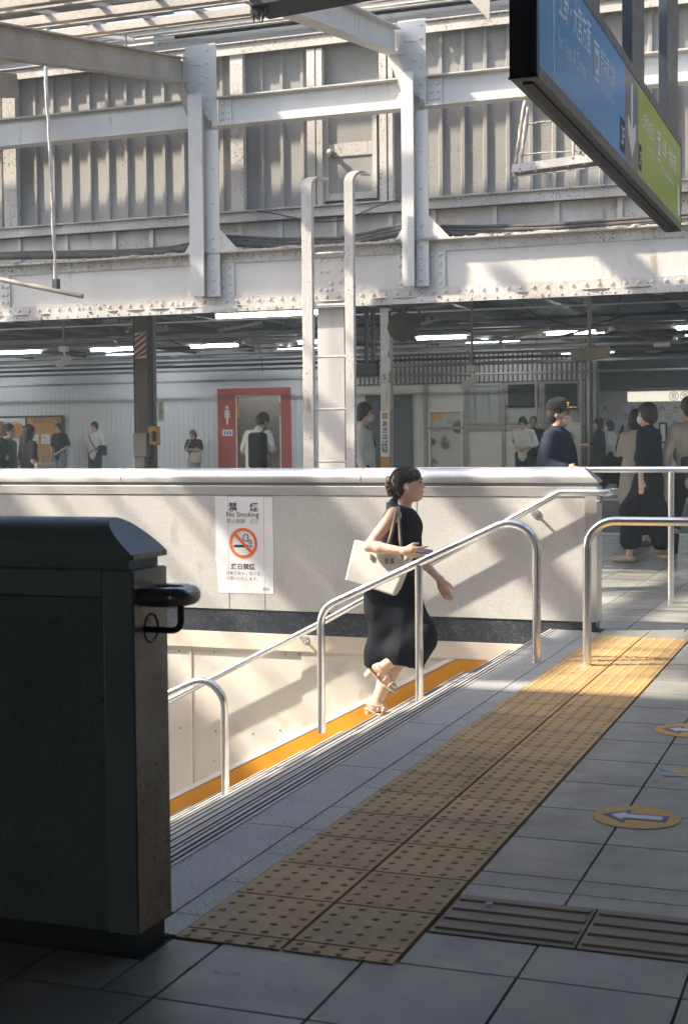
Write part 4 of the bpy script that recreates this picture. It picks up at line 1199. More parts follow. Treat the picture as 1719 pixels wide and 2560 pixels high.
for (a, b, Y), lab in zip(LAMPS, LL):
    pa_ = oy(*a, Y); pb_ = oy(*b, Y)
    t = thing('fluorescent_lamp', tuple((np.array(pa_) + pb_) / 2), lab, 'lamp', 'fluorescent lamps under the roof')
    zc = (pa_[2] + pb_[2]) / 2
    MB().box(pa_[0], pb_[0], Y - 0.05, Y + 0.05, zc + 0.028, zc + 0.07).build('housing', M['white'], t)
    MB().cyl((pa_[0] + .02, Y - 0.02, zc), (pb_[0] - .02, Y - 0.02, zc), 0.027, 12).build('tube', M['lamp'], t, smooth='auto')
# unseen lamp row added over the far platform to light its wall
for x in np.arange(-27, 8, 4.6):
    if -27 < x:
        t = MB().box(x, x + 1.2, 30.9, 31.0, 3.50, 3.54).build('fluorescent_lamp', M['lamp'], label='lit lamp hidden among the pipes near the far wall', cat='lamp', group='lamps hidden among the pipes')

# far wall ------------------------------------------------------------------------------
def wz(px, py): return oy(px, py, YW2)
xd0, xd1 = kx(546, YW2), kx(727, YW2)
xo0, xo1 = kx(592, YW2), kx(704, YW2)
xb0 = kx(888, YW2)                           # where the office panels start
zr1 = wz(640, 970)[2]; zo1 = wz(650, 992)[2]
fw = thing('ribbed_station_wall', (-14, YW2, ZP2), 'pale grey ribbed wall of the far platform behind the waiting people', 'wall')
m = MB()
def ribbed(xa, xb, z0, z1):
    x = xa; prof = []
    while x < xb - 0.14: prof += [(x, YW2), (x + 0.12, YW2), (x + 0.125, YW2 + 0.012), (x + 0.135, YW2 + 0.012), (x + 0.14, YW2)]; x += 0.14
    prof.append((xb, YW2)); n = len(prof)
    V = [(p[0], p[1], z0) for p in prof] + [(p[0], p[1], z1) for p in prof]
    m.add(V, [(i, i + 1, i + 1 + n, i + n) for i in range(n - 1)])
ribbed(-40, xd0, ZP2, 3.75); ribbed(xd1, xb0, ZP2, 3.75)
m.box(xd0, xd1, YW2, YW2 + 0.02, zr1, 3.75)
m.build('wall_sheet', M['far_wall'], fw)
pt = thing('toilet_portal', ((xd0 + xd1) / 2, YW2, ZP2), 'red framed toilet entrance with white woman symbol on the far platform', 'doorway')
m = MB(); yq = YW2 - 0.06
m.box(xd0, xo0, yq, YW2 + 0.1, ZP2, zr1); m.box(xo1, xd1, yq, YW2 + 0.1, ZP2, zr1); m.box(xo0, xo1, yq, YW2 + 0.1, zo1, zr1)
m.build('red_frame', M['red'], pt)
m = MB(); m.box(xo0, xo0 + 0.03, yq - 0.01, yq - 0.001, ZP2, zo1); m.box(xo1 - 0.03, xo1, yq - 0.01, yq - 0.001, ZP2, zo1); m.box(xo0, xo1, yq - 0.01, yq - 0.001, zo1 - 0.0, zo1 + 0.03)
m.build('trim', M['sign_white'], pt)
m = MB(); m.box(xo0 - 1, xo1 + 1, YW2 + 2.0, YW2 + 2.05, ZP2, 3.2); m.box(xo0 - 1, xo0 - .95, YW2 + .1, YW2 + 2, ZP2, 3.2); m.box(xo1 + .4, xo1 + .45, YW2 + .1, YW2 + 2, ZP2, 3.2); m.box(xo0 - 1, xo1 + 1, YW2 + .1, YW2 + 2.0, 3.0, 3.05)
m.build('inside_wall', M['room'], pt)
MB().box(xo0 - .9, xo1 + .35, YW2 + 1.4, YW2 + 1.5, 2.985, 2.998).build('room_lamp', M['room_lamp'], pt)
MB().box(xo1 - 0.38, xo1 - 0.33, YW2 + 1.2, YW2 + 2.0, ZP2, 2.9).build('partition', M['room'], pt)
def pict(px, py, w_, h_, col, nm, par, y=yq - 0.008, t=.006):
    p = oy(px, py, y); return MB().box(p[0] - w_ / 2, p[0] + w_ / 2, y - t, y, p[2] - h_ / 2, p[2] + h_ / 2).build(nm, M[col], par)
pict(597, 1026, 0.09, 0.36, 'ochre', 'yellow_notice', pt); pict(700, 1022, 0.06, 0.30, 'ochre', 'yellow_notice', pt)
pict(569, 1082, 0.29, 0.16, 'sign_white', 'pictogram_plate', pt)
p = oy(568, 1038, yq)
m = MB(); s = 0.47
m.prism([(p[0] + s * .09 * math.cos(a), p[2] + s * .42 + s * .09 * math.sin(a)) for a in np.linspace(0, 2 * math.pi, 16, endpoint=False)], 'y', yq - .006, yq - .001)
m.prism([(p[0] + s * x, p[2] + s * z) for x, z in ((-.10, .30), (.10, .30), (.17, .02), (.13, 0), (.09, .16), (.16, -.16), (.06, -.16), (.05, -.5), (-.05, -.5), (-.06, -.16), (-.16, -.16), (-.09, .16), (-.13, 0), (-.17, .02))], 'y', yq - .006, yq - .001)
m.build('woman_symbol', M['sign_white'], pt)
m = MB()
for i in range(3):
    q = oy(562 + 7 * i, 1082, yq - .02); m.box(q[0] - .02, q[0] + .02, yq - .019, yq - .016, q[2] - .04, q[2] + .04)
m.build('pictogram', M['blue'], pt)

# notice boards at far left
nb = thing('notice_board', (kx(80, YW2), YW2, 1), 'dark framed notice boards with an orange map panel on the far wall at left', 'notice board')
a = oy(-40, 1040, YW2); b = oy(162, 1040, YW2); zt = oy(100, 1039, YW2)[2]; zl_ = oy(100, 1162, YW2)[2]
MB().box(a[0], b[0], YW2 - .08, YW2 - .005, zl_, zt).build('frame', M['dark_frame'], nb)
c = kx(70, YW2)
MB().box(c + .03, b[0] - .06, YW2 - .09, YW2 - .081, zl_ + .05, zt - .06).build('orange_panel', M['ochre'], nb)
MB().box(a[0], c - .04, YW2 - .09, YW2 - .081, zt - .26, zt - .06).build('title_strip', M['paper'], nb)
MB().box(a[0], c - .04, YW2 - .09, YW2 - .081, zl_ + .05, zt - .33).build('map_sheet', M['mural'], nb)
m = MB(); q = b[0] - c
for i, (u, v) in enumerate(((.06, .42), (.38, .42), (.70, .42))):
    m.box(c + .03 + u * q, c + .03 + (u + .24) * q, YW2 - .094, YW2 - .0905, zl_ + .42 * (zt - zl_), zl_ + .62 * (zt - zl_))
m.build('white_label', M['paper'], nb)
m = MB()
for k in range(26):
    u, v = random.random(), random.random()
    m.box(c + .06 + u * q * .8, c + .06 + u * q * .8 + random.uniform(.03, .16), YW2 - .0965, YW2 - .0945, zl_ + .08 + v * (zt - zl_ - .22), zl_ + .1 + v * (zt - zl_ - .22))
for k in range(16):
    u, v = random.random(), random.random()
    m.box(c - .06 - u * 1.1, c - .06 - u * 1.1 - random.uniform(-.1, .08) + .1, YW2 - .094, YW2 - .091, zl_ + .08 + v * .85, zl_ + .11 + v * .85)
m.build('print', M['grey_ink'], nb)
text_mb('駅周辺のご案内', 0.14, (c + .22, YW2 - .0945, zt - .20), XD, UD).build('lettering', M['ink'], nb)
text_mb('路線図 Railway map', 0.1, (a[0] + .35, YW2 - .0945, zt - .20), XD, UD).build('lettering', M['ink'], nb)
m = MB(); q1 = oy(50, 1078, YW2); m.box(q1[0] - .14, q1[0] + .14, YW2 - .096, YW2 - .0915, q1[2] - .2, q1[2] + .2); m.build('orange_leaflet', M['ochre'], nb)

# office front: beige panels, charcoal shutter, stained door, windows, rail band
of = thing('office_front', (-9, YW2, ZP2), 'beige panelled office front with windows on the far platform', 'building')
m = MB(); x1o = kx(1462, YW2); ztop = oy(1100, 897, YW2)[2]; zmid = oy(1100, 960, YW2)[2]
m.box(xb0, x1o, YW2, YW2 + .1, ZP2, 3.75)
m.build('wall_panel', M['beige_wall'], of)
m = MB(); xx = xb0
while xx < x1o: m.box(xx, xx + .03, YW2 - .03, YW2 - .001, zmid, ztop + .12); xx += .115
m.box(xb0, x1o, YW2 - .035, YW2 - .0305, zmid + .0, zmid + .03); m.box(xb0, x1o, YW2 - .035, YW2 - .0305, zmid + .42, zmid + .45)
m.build('lattice_band', M['pipe_dark'], of)
def opan(px0, px1, py0, py1, mat, nm, y=.012, par=of, fr=None):
    p0 = oy(px0, py1, YW2); p1 = oy(px1, py0, YW2)
    o = MB().box(p0[0], p1[0], YW2 - y, YW2 - .001, max(ZP2, p0[2]), p1[2]).build(nm, M[mat], par)
    if fr:
        m = MB(); t = .05
        m.box(p0[0] - t, p0[0], YW2 - y - .03, YW2 - .002, p0[2] - t, p1[2] + t); m.box(p1[0], p1[0] + t, YW2 - y - .03, YW2 - .002, p0[2] - t, p1[2] + t)
        m.box(p0[0], p1[0], YW2 - y - .03, YW2 - .002, p1[2], p1[2] + t); m.box(p0[0], p1[0], YW2 - y - .03, YW2 - .002, p0[2] - t, p0[2])
        m.build('frame', M[fr], o)
    return o
opan(917, 1031, 988, 1260, 'charcoal', 'shutter', .05)
opan(917, 1031, 986, 997, 'black', 'shutter_box', .14)
dd = opan(1077, 1152, 1030, 1260, 'rust_door', 'stained_door', .02, fr='beige_wall')
opan(1078, 1105, 1033, 1051, 'ochre', 'door_notice', .03, dd)
opan(1080, 1086, 1096, 1112, 'black', 'door_handle', .06, dd)
opan(1174, 1245, 966, 1056, 'glass_pale', 'window', .012, fr='grey_box')
opan(1183, 1190, 966, 1056, 'pipe_grey', 'curtain_edge', .02)
opan(1218, 1224, 966, 1056, 'pipe_grey', 'curtain_edge', .02)
opan(1269, 1347, 960, 1014, 'glass_dark', 'window', .012, fr='grey_box')
opan(1269, 1347, 1018, 1056, 'glass_pale', 'lower_pane', .012, fr='grey_box')
opan(1363, 1443, 958, 1056, 'glass_dark', 'window', .012, fr='grey_box')
opan(1363, 1443, 1026, 1056, 'glass_pale', 'lower_pane', .016)
m = MB()
for px in (1064, 1165, 1258, 1356, 1450):
    xx = kx(px, YW2); m.box(xx - .04, xx + .04, YW2 - .05, YW2 - .001, ZP2, zmid)
xx = kx(1062, YW2); zz = oy(1300, 1068, YW2)[2]; m.box(xx, x1o, YW2 - .055, YW2 - .0505, zz - .03, zz + .03)
zz = oy(1100, 1021, YW2)[2]
m.build('mullion', M['grey_box'], of)
for px, w in ((1355, .1), (1466, .14), (1478, .1)):
    pass
MB().box(kx(1462, YW2 - .3), kx(1494, YW2 - .3), YW2 - .35, YW2 - .1, ZP2, 3.7).build('service_pillar', M['brown_steel'], label='dark pillar with pipes at the right end of the office front', cat='pillar')
for i, px in enumerate((1340, 1452, 1470, 1486)):
    MB().cyl((kx(px, YW2 - .4), YW2 - .42, ZP2), (kx(px, YW2 - .4), YW2 - .42, 3.6), 0.035, 8).build('down_pipe', M['pipe_grey' if i != 2 else 'pipe_pale'], label=['grey vertical pipe between the two dark office windows', 'grey vertical pipe right of the last office window', 'pale vertical pipe on the dark service pillar', 'grey vertical pipe at the edge of the white mural wall'][i], cat='pipe')
p = oy(1425, 1095, YW2 - .5)
t = thing('service_cabinet', (p[0], YW2 - .5, ZP2), 'pale service cabinet with round speaker below the office windows', 'cabinet')
MB().box(p[0] - .25, p[0] + .25, YW2 - .6, YW2 - .36, ZP2, p[2] + .35).build('cabinet_body', M['beige_wall'], t)
MB().cyl((p[0], YW2 - .602, p[2] + .02), (p[0], YW2 - .61, p[2] + .02), .12, 20).build('speaker_grille', M['pipe_grey'], t)

# mural wall with small line drawings, at right
YM2 = 34.0
mu = thing('mural_wall', (-4, YM2, ZP2), 'pale blue wall printed with small hearts and gifts at the right edge', 'wall')
zt = oy(1600, 976, YM2)[2]
MB().box(kx(1484, YM2), 6, YM2, YM2 + .1, ZP2, zt).build('wall_sheet', M['mural'], mu)
m = MB()
def stroke(pts, wd=.015, closed=False):
    if closed: pts = pts + [pts[0]]
    for a, b in zip(pts[:-1], pts[1:]):
        d = np.array((b[0] - a[0], b[1] - a[1])); L0 = np.linalg.norm(d) + 1e-9; n_ = np.array((-d[1], d[0])) / L0 * wd / 2
        m.add([(a[0] - n_[0], YM2 - .004, a[1] - n_[1]), (b[0] - n_[0], YM2 - .004, b[1] - n_[1]), (b[0] + n_[0], YM2 - .004, b[1] + n_[1]), (a[0] + n_[0], YM2 - .004, a[1] + n_[1])], [(0, 1, 2, 3)])
def icon(px, py, kind, s=.075):
    p = oy(px, py, YM2); X, Z = p[0], p[2]
    if kind == 'heart':
        for dx in (-.5, .5):
            stroke([(X + s * (dx + .55 * math.cos(a)), Z + s * .3 + s * .5 * math.sin(a)) for a in np.linspace(-0.2, math.pi + .2, 8)])
        stroke([(X - s * 1.05, Z + s * .2), (X, Z - s), (X + s * 1.05, Z + s * .2)])
    elif kind == 'gift':
        stroke([(X - s * .7, Z - s), (X + s * .7, Z - s), (X + s * .7, Z + s * .3), (X - s * .7, Z + s * .3)], closed=True)
        stroke([(X, Z - s), (X, Z + s * .4)]); stroke([(X - s * .5, Z + s * .9), (X, Z + s * .4), (X + s * .5, Z + s * .9)])
    else:
        stroke([(X - s, Z - s), (X - s * .3, Z + s), (X, Z), (X + s * .3, Z + s), (X + s, Z - s)]); stroke([(X - s * .5, Z - s * .2), (X + s * .5, Z - s * .2)])
for px, py, k in ((1496, 1008, 'heart'), (1511, 1023, 'ribbon'), (1495, 1041, 'gift'), (1562, 1008, 'heart'), (1563, 1040, 'gift'), (1580, 1022, 'ribbon'), (1653, 1022, 'ribbon'), (1688, 1022, 'gift'), (1670, 1040, 'heart'), (1578, 1060, 'ribbon'), (1563, 1075, 'heart'), (1563, 1108, 'ribbon'), (1546, 1160, 'gift'), (1546, 1192, 'gift'), (1685, 1058, 'ribbon'), (1672, 1075, 'heart'), (1512, 1052, 'heart'), (1548, 1142, 'heart'), (1672, 1100, 'gift'), (1530, 1195, 'heart')):
    icon(px, py, k)
def ptxt(px, py, body, sz): 
    p = oy(px, py, YM2 - .006); text_mb(body, sz, tuple(p), XD, UD, align='LEFT', mb=m)
ptxt(1522, 1050, 'サポート', .11)
for i, s_ in enumerate(('人と人との出会いを', 'もっと楽しく', 'つながる広場へ')): ptxt(1519, 1068 + 8 * i, s_, .10)
for i, s_ in enumerate(('ひろがる', 'この街の', 'おもてなし', '案内')): ptxt(1527, 1094 + 9 * i, s_, .10)
m.build('line_drawings', M['grey_ink'], mu)
p0 = oy(1526, 1044, YM2 - .01); p1 = oy(1551, 1002, YM2 - .01)
MB().box(p0[0], p1[0], YM2 - .03, YM2 - .006, p0[2], p1[2]).build('pink_poster', M['beige_wall'], mu)
for (a_, b_) in (((1646, 1108), (1667, 1056)), ((1692, 1075), (1702, 1056))):
    p0 = oy(*a_, YM2); p1 = oy(*b_, YM2)
    o = MB().box(p0[0], p1[0], YM2 - .06, YM2 - .007, p0[2], p1[2]).build('picture_frame', M['ink'], mu)
    MB().box(p0[0] + .04, p1[0] - .04, YM2 - .068, YM2 - .061, p0[2] + .04, p1[2] - .04).build('picture', M['paper'], o)
# lit shop sign
YS_ = 33.0
p0 = oy(1567, 1004, YS_); p1 = oy(1790, 975, YS_)
ls = thing('shop_sign', (p0[0], YS_, p0[2]), 'lit cream shop sign with circled characters at the right edge', 'sign')
MB().box(p0[0], p1[0], YS_, YS_ + .3, p0[2], p1[2]).build('light_box', M['lit_sign'], ls)
for px, ch in ((1683, '恩'), (1711, '慎'), (1740, '心')):
    q = oy(px, 990, YS_); r = .10
    MB().tube([(q[0] + r * math.cos(a), YS_ - .004, q[2] + r * math.sin(a)) for a in np.linspace(0, 2 * math.pi, 24, endpoint=False)], .007, 5, closed=True).build('ring', M['ink'], ls)
    text_mb(ch, .14, (q[0], YS_ - .004, q[2] - .05), XD, UD, align='CENTER').build('character', M['ink'], ls)
MB().box(kx(1487, YM2 - .1), 8, YM2 - 1.2, YM2 + .2, zt, 3.75).build('dark_bulkhead', M['black'], label='black bulkhead above the pale mural wall at right', cat='bulkhead')
# platform front by the track: pale band with dark trough
p0 = oy(1500, 1262, YE2)
MB().box(-60, 30, YE2 - .05, YE2 - .001, -0.14, 0.02).build('far_platform_nosing', M['concrete'], kind='structure')

# columns, posts and hanging things between the platforms ------------------------------
YCOL = 17.0
x0, x1 = kx(336, YCOL), kx(372, YCOL)
dk = thing('striped_column', ((x0 + x1) / 2, YCOL, 0), 'dark steel column with red and white hazard stripes left of the red portal', 'column')
m = MB(); m.box(x0, x1 - .02, YCOL, YCOL + .02, 0, 3.45); m.box(x0, x1 - .02, YCOL + .16, YCOL + .18, 0, 3.45); m.box((x0 + x1) / 2 - .01, (x0 + x1) / 2 + .01, YCOL + .021, YCOL + .159, 0, 3.45)
m.build('shaft', M['brown_steel'], dk)
x2, x3 = kx(377, YCOL), kx(387, YCOL)
MB().box(x2, x3, YCOL - .02, YCOL + .06, 0, 3.45).build('side_channel', M['brown_steel'], dk)
za_, zb_ = oy(350, 830, YCOL)[2], oy(350, 896, YCOL)[2]
MB().box(x0 + .005, x1 - .025, YCOL - .004, YCOL - .0005, zb_, za_).build('stripe_ground', M['paper'], dk)
m = MB(); hh = (za_ - zb_)
for k in range(-1, 5):
    z = zb_ + k * hh / 4.2
    P = [(x0 + .005, z), (x1 - .025, z + .13), (x1 - .025, z + .13 + hh * .13), (x0 + .005, z + hh * .13)]
    P = [(a, min(max(b, zb_), za_)) for a, b in P]
    m.prism(P, 'y', YCOL - .008, YCOL - .0045)
m.build('stripes', M['red'], dk)
for (px0, px1, py0, py1, mat, nm, dy) in ((333, 366, 1082, 1142, 'grey_box', 'junction_box', .16), (371, 393, 1066, 1113, 'ochre', 'call_box', .12), (341, 362, 1142, 1170, 'grey_box', 'lower_box', .12), (378, 386, 1078, 1105, 'black', 'handset', .16)):
    p0 = oy(px0, py1, YCOL - dy); p1 = oy(px1, py0, YCOL - dy)
    MB().box(p0[0], p1[0], YCOL - dy, YCOL - .021, p0[2], p1[2]).build(nm, M[mat], dk, bevel=.012)
for px in (337, 372, 376):
    xx = kx(px, YCOL - .05); MB().cyl((xx, YCOL - .05, 1.1), (xx, YCOL - .05, 3.4), .012, 8).build('wiring', M['pipe_dark'], dk)
p0 = oy(393, 1052, YCOL); p1 = oy(407, 1003, YCOL)
nt2 = MB().box(p0[0], p1[0], YCOL + .03, YCOL + .045, p0[2], p1[2]).build('vertical_sign', M['paper'], label='small white vertical sign beside the dark striped column', cat='sign')
text_mb('立\n入\n禁\n止', .055, ((p0[0] + p1[0]) / 2, YCOL + .028, p1[2] - .06), XD, UD, align='CENTER').build('lettering', M['ink'], nt2)

YPO = 19.0
x0, x1 = kx(951, YPO), kx(976, YPO)
po = thing('numbered_post', ((x0 + x1) / 2, YPO, 0), 'white numbered platform post with vertical station name plate right of the ladder', 'post')
MB().box(x0, x1, YPO, YPO + .13, 0, oy(960, 770, YPO)[2]).build('shaft', M['white_steel'], po, bevel=.006)
x2, x3 = kx(950, YPO - .03), kx(973, YPO - .03)
def ppl(py0, py1, mat, nm, dx=0.0, d=.035):
    p0 = oy(960, py1, YPO - d); p1 = oy(960, py0, YPO - d)
    return MB().box(x2 + dx, x3 - dx, YPO - d, YPO - .002, p0[2], p1[2]).build(nm, M[mat], po)
ppl(1028, 1142, 'paper', 'name_plate'); ppl(1142, 1172, 'ochre', 'name_plate_foot'); ppl(1031, 1047, 'ochre', 'orange_mark', .03, .04)
ppl(930, 956, 'beige_wall', 'car_number_plate', .005); ppl(878, 893, 'paper', 'small_number_plate', .02)
zz = oy(960, 1053, YPO)[2]
text_mb('あ\nき\nは\nば\nら', .092, ((x2 + x3) / 2, YPO - .038, zz - .07), XD, UD, align='CENTER', bold=.001).build('station_name', M['ink'], po)
text_mb('5', .10, ((x2 + x3) / 2, YPO - .038, oy(960, 949, YPO)[2]), XD, UD, align='CENTER', bold=.001).build('number', M['ink'], po)
text_mb('9', .055, ((x2 + x3) / 2, YPO - .038, oy(960, 889, YPO)[2]), XD, UD, align='CENTER').build('number', M['ink'], po)
q = oy(961, 1120, YPO - .04)
MB().tube([(q[0] - .035, YPO - .04, q[2] - .045), (q[0] + .035, YPO - .04, q[2] - .045), (q[0] + .035, YPO - .04, q[2] + .045), (q[0] - .035, YPO - .04, q[2] + .045)], .006, 4, closed=True).build('pictogram', M['ink'], po)
# round loudspeaker, CCTV, clock-like boxes
YQ = 17.2
p = oy(1010, 818, YQ)
t = thing('loudspeaker', tuple(p), 'big round dusty loudspeaker hanging under the girder right of the ladder', 'loudspeaker')
MB().tube([p + (0, .20, 0), p + (0, .12, 0), p + (0, 0, 0), p + (0, -.12, 0), p + (0, -.14, 0)], [.08, .15, .19, .19, .10], 12).build('horn', M['brown_steel'], t)
MB().cyl(p + (0, 0, .18), p + (0, 0, .75), .03, 8).build('hanger', M['brown_steel'], t)
MB().tube([p + (-.19, 0, 0), p + (-.2, 0, .2), p + (0.0, 0, .24), p + (.2, 0, .2), p + (.19, 0, 0)], .018, 6).build('yoke', M['brown_steel'], t)
YQ = 17.5
for (px, y0, y1, hx, hy, lab, nm) in ((1179, 815, 925, 1172, 958, 'white security camera on a long pole in front of the office windows', 'security_camera'), (160, 790, 876, 163, 905, 'dark security camera on a pole near the left edge', 'security_camera')):
    a = oy(px, y0, YQ); b = oy(px, y1, YQ); c = oy(hx, hy, YQ)
    t = thing(nm, tuple(a), lab, 'camera')
    MB().cyl((a[0], YQ, a[2] + .6), b, .018, 8).build('pole', M['pipe_grey'], t)
    MB().box(b[0] - .06, b[0] + .06, YQ - .05, YQ + .05, b[2] - .02, b[2] + .06).build('mount_box', M['white'], t, bevel=.01)
    MB().tube([b + (0, 0, -.02), b + (0.02, 0, -.08), c + (0.03, 0, .06)], .014, 8).build('arm', M['white'], t)
    MB().beam(c + (-.10, -.05, -.06), c + (.09, .02, .06), .10, .09).build('camera_body', M['white'], t, bevel=.01)
p = oy(1475, 885, YQ)
t = thing('hanging_box', tuple(p), 'brown box on a pole hanging in front of the black bulkhead', 'box')
MB().obox(p, (np.array((.97, 0, .09)), (0, 1, 0), np.array((-.09, 0, .97))), (.24, .10, .075)).build('casing', M['ochre'] if False else M['pipe_pale'], t, bevel=.01)
MB().cyl(p + (-.01, 0, .06), p + (-.01, 0, 1.1), .028, 8).build('pole', M['pipe_pale'], t)
p = oy(918, 925, YQ)
t = thing('hanging_bracket', tuple(p), 'dark blue box on twin hangers between the ladder and numbered post', 'bracket')
MB().box(p[0] - .17, p[0] + .17, YQ - .03, YQ + .03, p[2] - .09, p[2] + .10).build('plate', M['charcoal'], t, bevel=.03)
for dx in (-.01, .08): MB().box(p[0] + dx - .02, p[0] + dx + .02, YQ - .031, YQ + .031, p[2] + .1, p[2] + 1.0).build('hanger', M['charcoal'], t)
# ================================================================== people: smooth bodies from blended round cones
def surf_nets(G, org, h):
    S = G < 0
    nx, ny, nz = G.shape
    acc = np.zeros((nx - 1, ny - 1, nz - 1, 3)); cnt = np.zeros((nx - 1, ny - 1, nz - 1))
    def sl(o, ax=None):
        return tuple(slice(o[i], o[i] + (nx, ny, nz)[i] - 1) for i in range(3))
    for ax in range(3):
        for b in (0, 1):
            for c in (0, 1):
                o0 = [0, 0, 0]; oth = [i for i in range(3) if i != ax]
                o0[oth[0]] = b; o0[oth[1]] = c
                o1 = list(o0); o1[ax] = 1
                g0, g1 = G[sl(o0)], G[sl(o1)]
                cr = (g0 < 0) != (g1 < 0)
                t = np.where(cr, g0 / np.where(cr, g0 - g1, 1), 0)
                cnt += cr
                for k in range(3):
                    acc[..., k] += cr * ((o0[k]) if k != ax else t)
    act = cnt > 0
    idx = -np.ones(act.shape, int); ii = np.argwhere(act); idx[act] = np.arange(len(ii))
    V = (ii + acc[act] / cnt[act][:, None]) * h + org
    Fs = []
    for ax in range(3):
        a, b = [i for i in range(3) if i != ax]
        s0 = [slice(None)] * 3; s1 = [slice(None)] * 3
        s0[ax] = slice(0, -1); s1[ax] = slice(1, None)
        e = S[tuple(s0)] != S[tuple(s1)]
        pos = np.argwhere(e)
        ok = (pos[:, a] > 0) & (pos[:, b] > 0) & (pos[:, a] < act.shape[a]) & (pos[:, b] < act.shape[b])
        pos = pos[ok]
        q = []
        for da, db in ((-1, -1), (0, -1), (0, 0), (-1, 0)):
            p = pos.copy(); p[:, a] += da; p[:, b] += db
            q.append(idx[p[:, 0], p[:, 1], p[:, 2]])
        Fs.append(np.stack(q, 1))
    Fa = np.concatenate(Fs)
    Fa = Fa[(Fa >= 0).all(1)]
    return V, Fa

def cone(a, b, ra, rb, k=None): return ('c', np.array(a, float), np.array(b, float), ra, rb, k)
def chain(pts, rs, k=None): return [cone(p, q, r, s, k) for p, q, r, s in zip(pts[:-1], pts[1:], rs[:-1], rs[1:])]
def ell(c, r, k=None, rot=None, cut=False): return ('e', np.array(c, float), np.array(r, float), rot, k, cut)

def sdf(prims, h, k=0.02, noise=None):
    lo = np.array([1e9] * 3); hi = -lo
    for p in prims:
        if p[0] == 'c':
            r = max(p[3], p[4]); lo = np.minimum(lo, np.minimum(p[1], p[2]) - r); hi = np.maximum(hi, np.maximum(p[1], p[2]) + r)
        elif not p[5]:
            r = p[2].max(); lo = np.minimum(lo, p[1] - r); hi = np.maximum(hi, p[1] + r)
    lo -= 3 * h; hi += 3 * h
    n = np.ceil((hi - lo) / h).astype(int) + 1
    G = np.full(n, 1.0)
    ax = [lo[i] + h * np.arange(n[i]) for i in range(3)]
    for p in prims:
        kk = (p[5] if p[0] == 'c' else p[4]) or k
        if p[0] == 'c':
            r = max(p[3], p[4]) + kk + 2 * h
            a0 = np.minimum(p[1], p[2]) - r; a1 = np.maximum(p[1], p[2]) + r
        else:
            r = p[2].max() + kk + 2 * h; a0 = p[1] - r; a1 = p[1] + r
        i0 = np.clip(np.floor((a0 - lo) / h).astype(int), 0, n); i1 = np.clip(np.ceil((a1 - lo) / h).astype(int) + 1, 0, n)
        if (i1 <= i0).any(): continue
        X, Y, Z = np.meshgrid(*[ax[i][i0[i]:i1[i]] for i in range(3)], indexing='ij')
        Q = np.stack([X, Y, Z], -1)
        if p[0] == 'c':
            ba = p[2] - p[1]; pa = Q - p[1]
            t = np.clip((pa @ ba) / max(ba @ ba, 1e-12), 0, 1)
            D = np.linalg.norm(pa - t[..., None] * ba, axis=-1) - (p[3] + (p[4] - p[3]) * t)
        else:
            d = Q - p[1]
            if p[3] is not None: d = d @ np.array(p[3])
            k0 = np.linalg.norm(d / p[2], axis=-1); k1 = np.linalg.norm(d / p[2] ** 2, axis=-1)
            D = k0 * (k0 - 1) / np.maximum(k1, 1e-9)
        sub = G[i0[0]:i1[0], i0[1]:i1[1], i0[2]:i1[2]]
        if p[0] == 'e' and p[5]:
            hh = np.maximum(kk - np.abs(sub + D), 0) / kk
            sub[:] = np.maximum(sub, -D) + hh * hh * kk / 4
        else:
            hh = np.maximum(kk - np.abs(sub - D), 0) / kk
            sub[:] = np.minimum(sub, D) - hh * hh * kk / 4
    if noise is not None:
        X, Y, Z = np.meshgrid(*ax, indexing='ij')
        G = G + noise(X, Y, Z)
    return surf_nets(G, lo, h)

def blob_obj(name, prims, h, mat, parent, k=0.02, noise=None, label=None, cut=None):
    V, Fa = sdf(prims, h, k, noise)
    if cut is not None:
        keep = cut(V)
        Fa = Fa[keep[Fa].all(1)]
    me = bpy.data.meshes.new(name)
    me.from_pydata([tuple(v) for v in V], [], [tuple(map(int, f)) for f in Fa])
    me.update()
    bm = bmesh.new(); bm.from_mesh(me)
    bmesh.ops.delete(bm, geom=[v for v in bm.verts if not v.link_faces], context='VERTS')
    bmesh.ops.smooth_vert(bm, verts=bm.verts, factor=0.5, use_axis_x=True, use_axis_y=True, use_axis_z=True)
    bmesh.ops.recalc_face_normals(bm, faces=bm.faces); bm.to_mesh(me); bm.free()
    me.polygons.foreach_set('use_smooth', [True] * len(me.polygons))
    me.materials.append(mat)
    o = bpy.data.objects.new(name, me); COL.objects.link(o); o.parent = parent
    return tag(o, label)

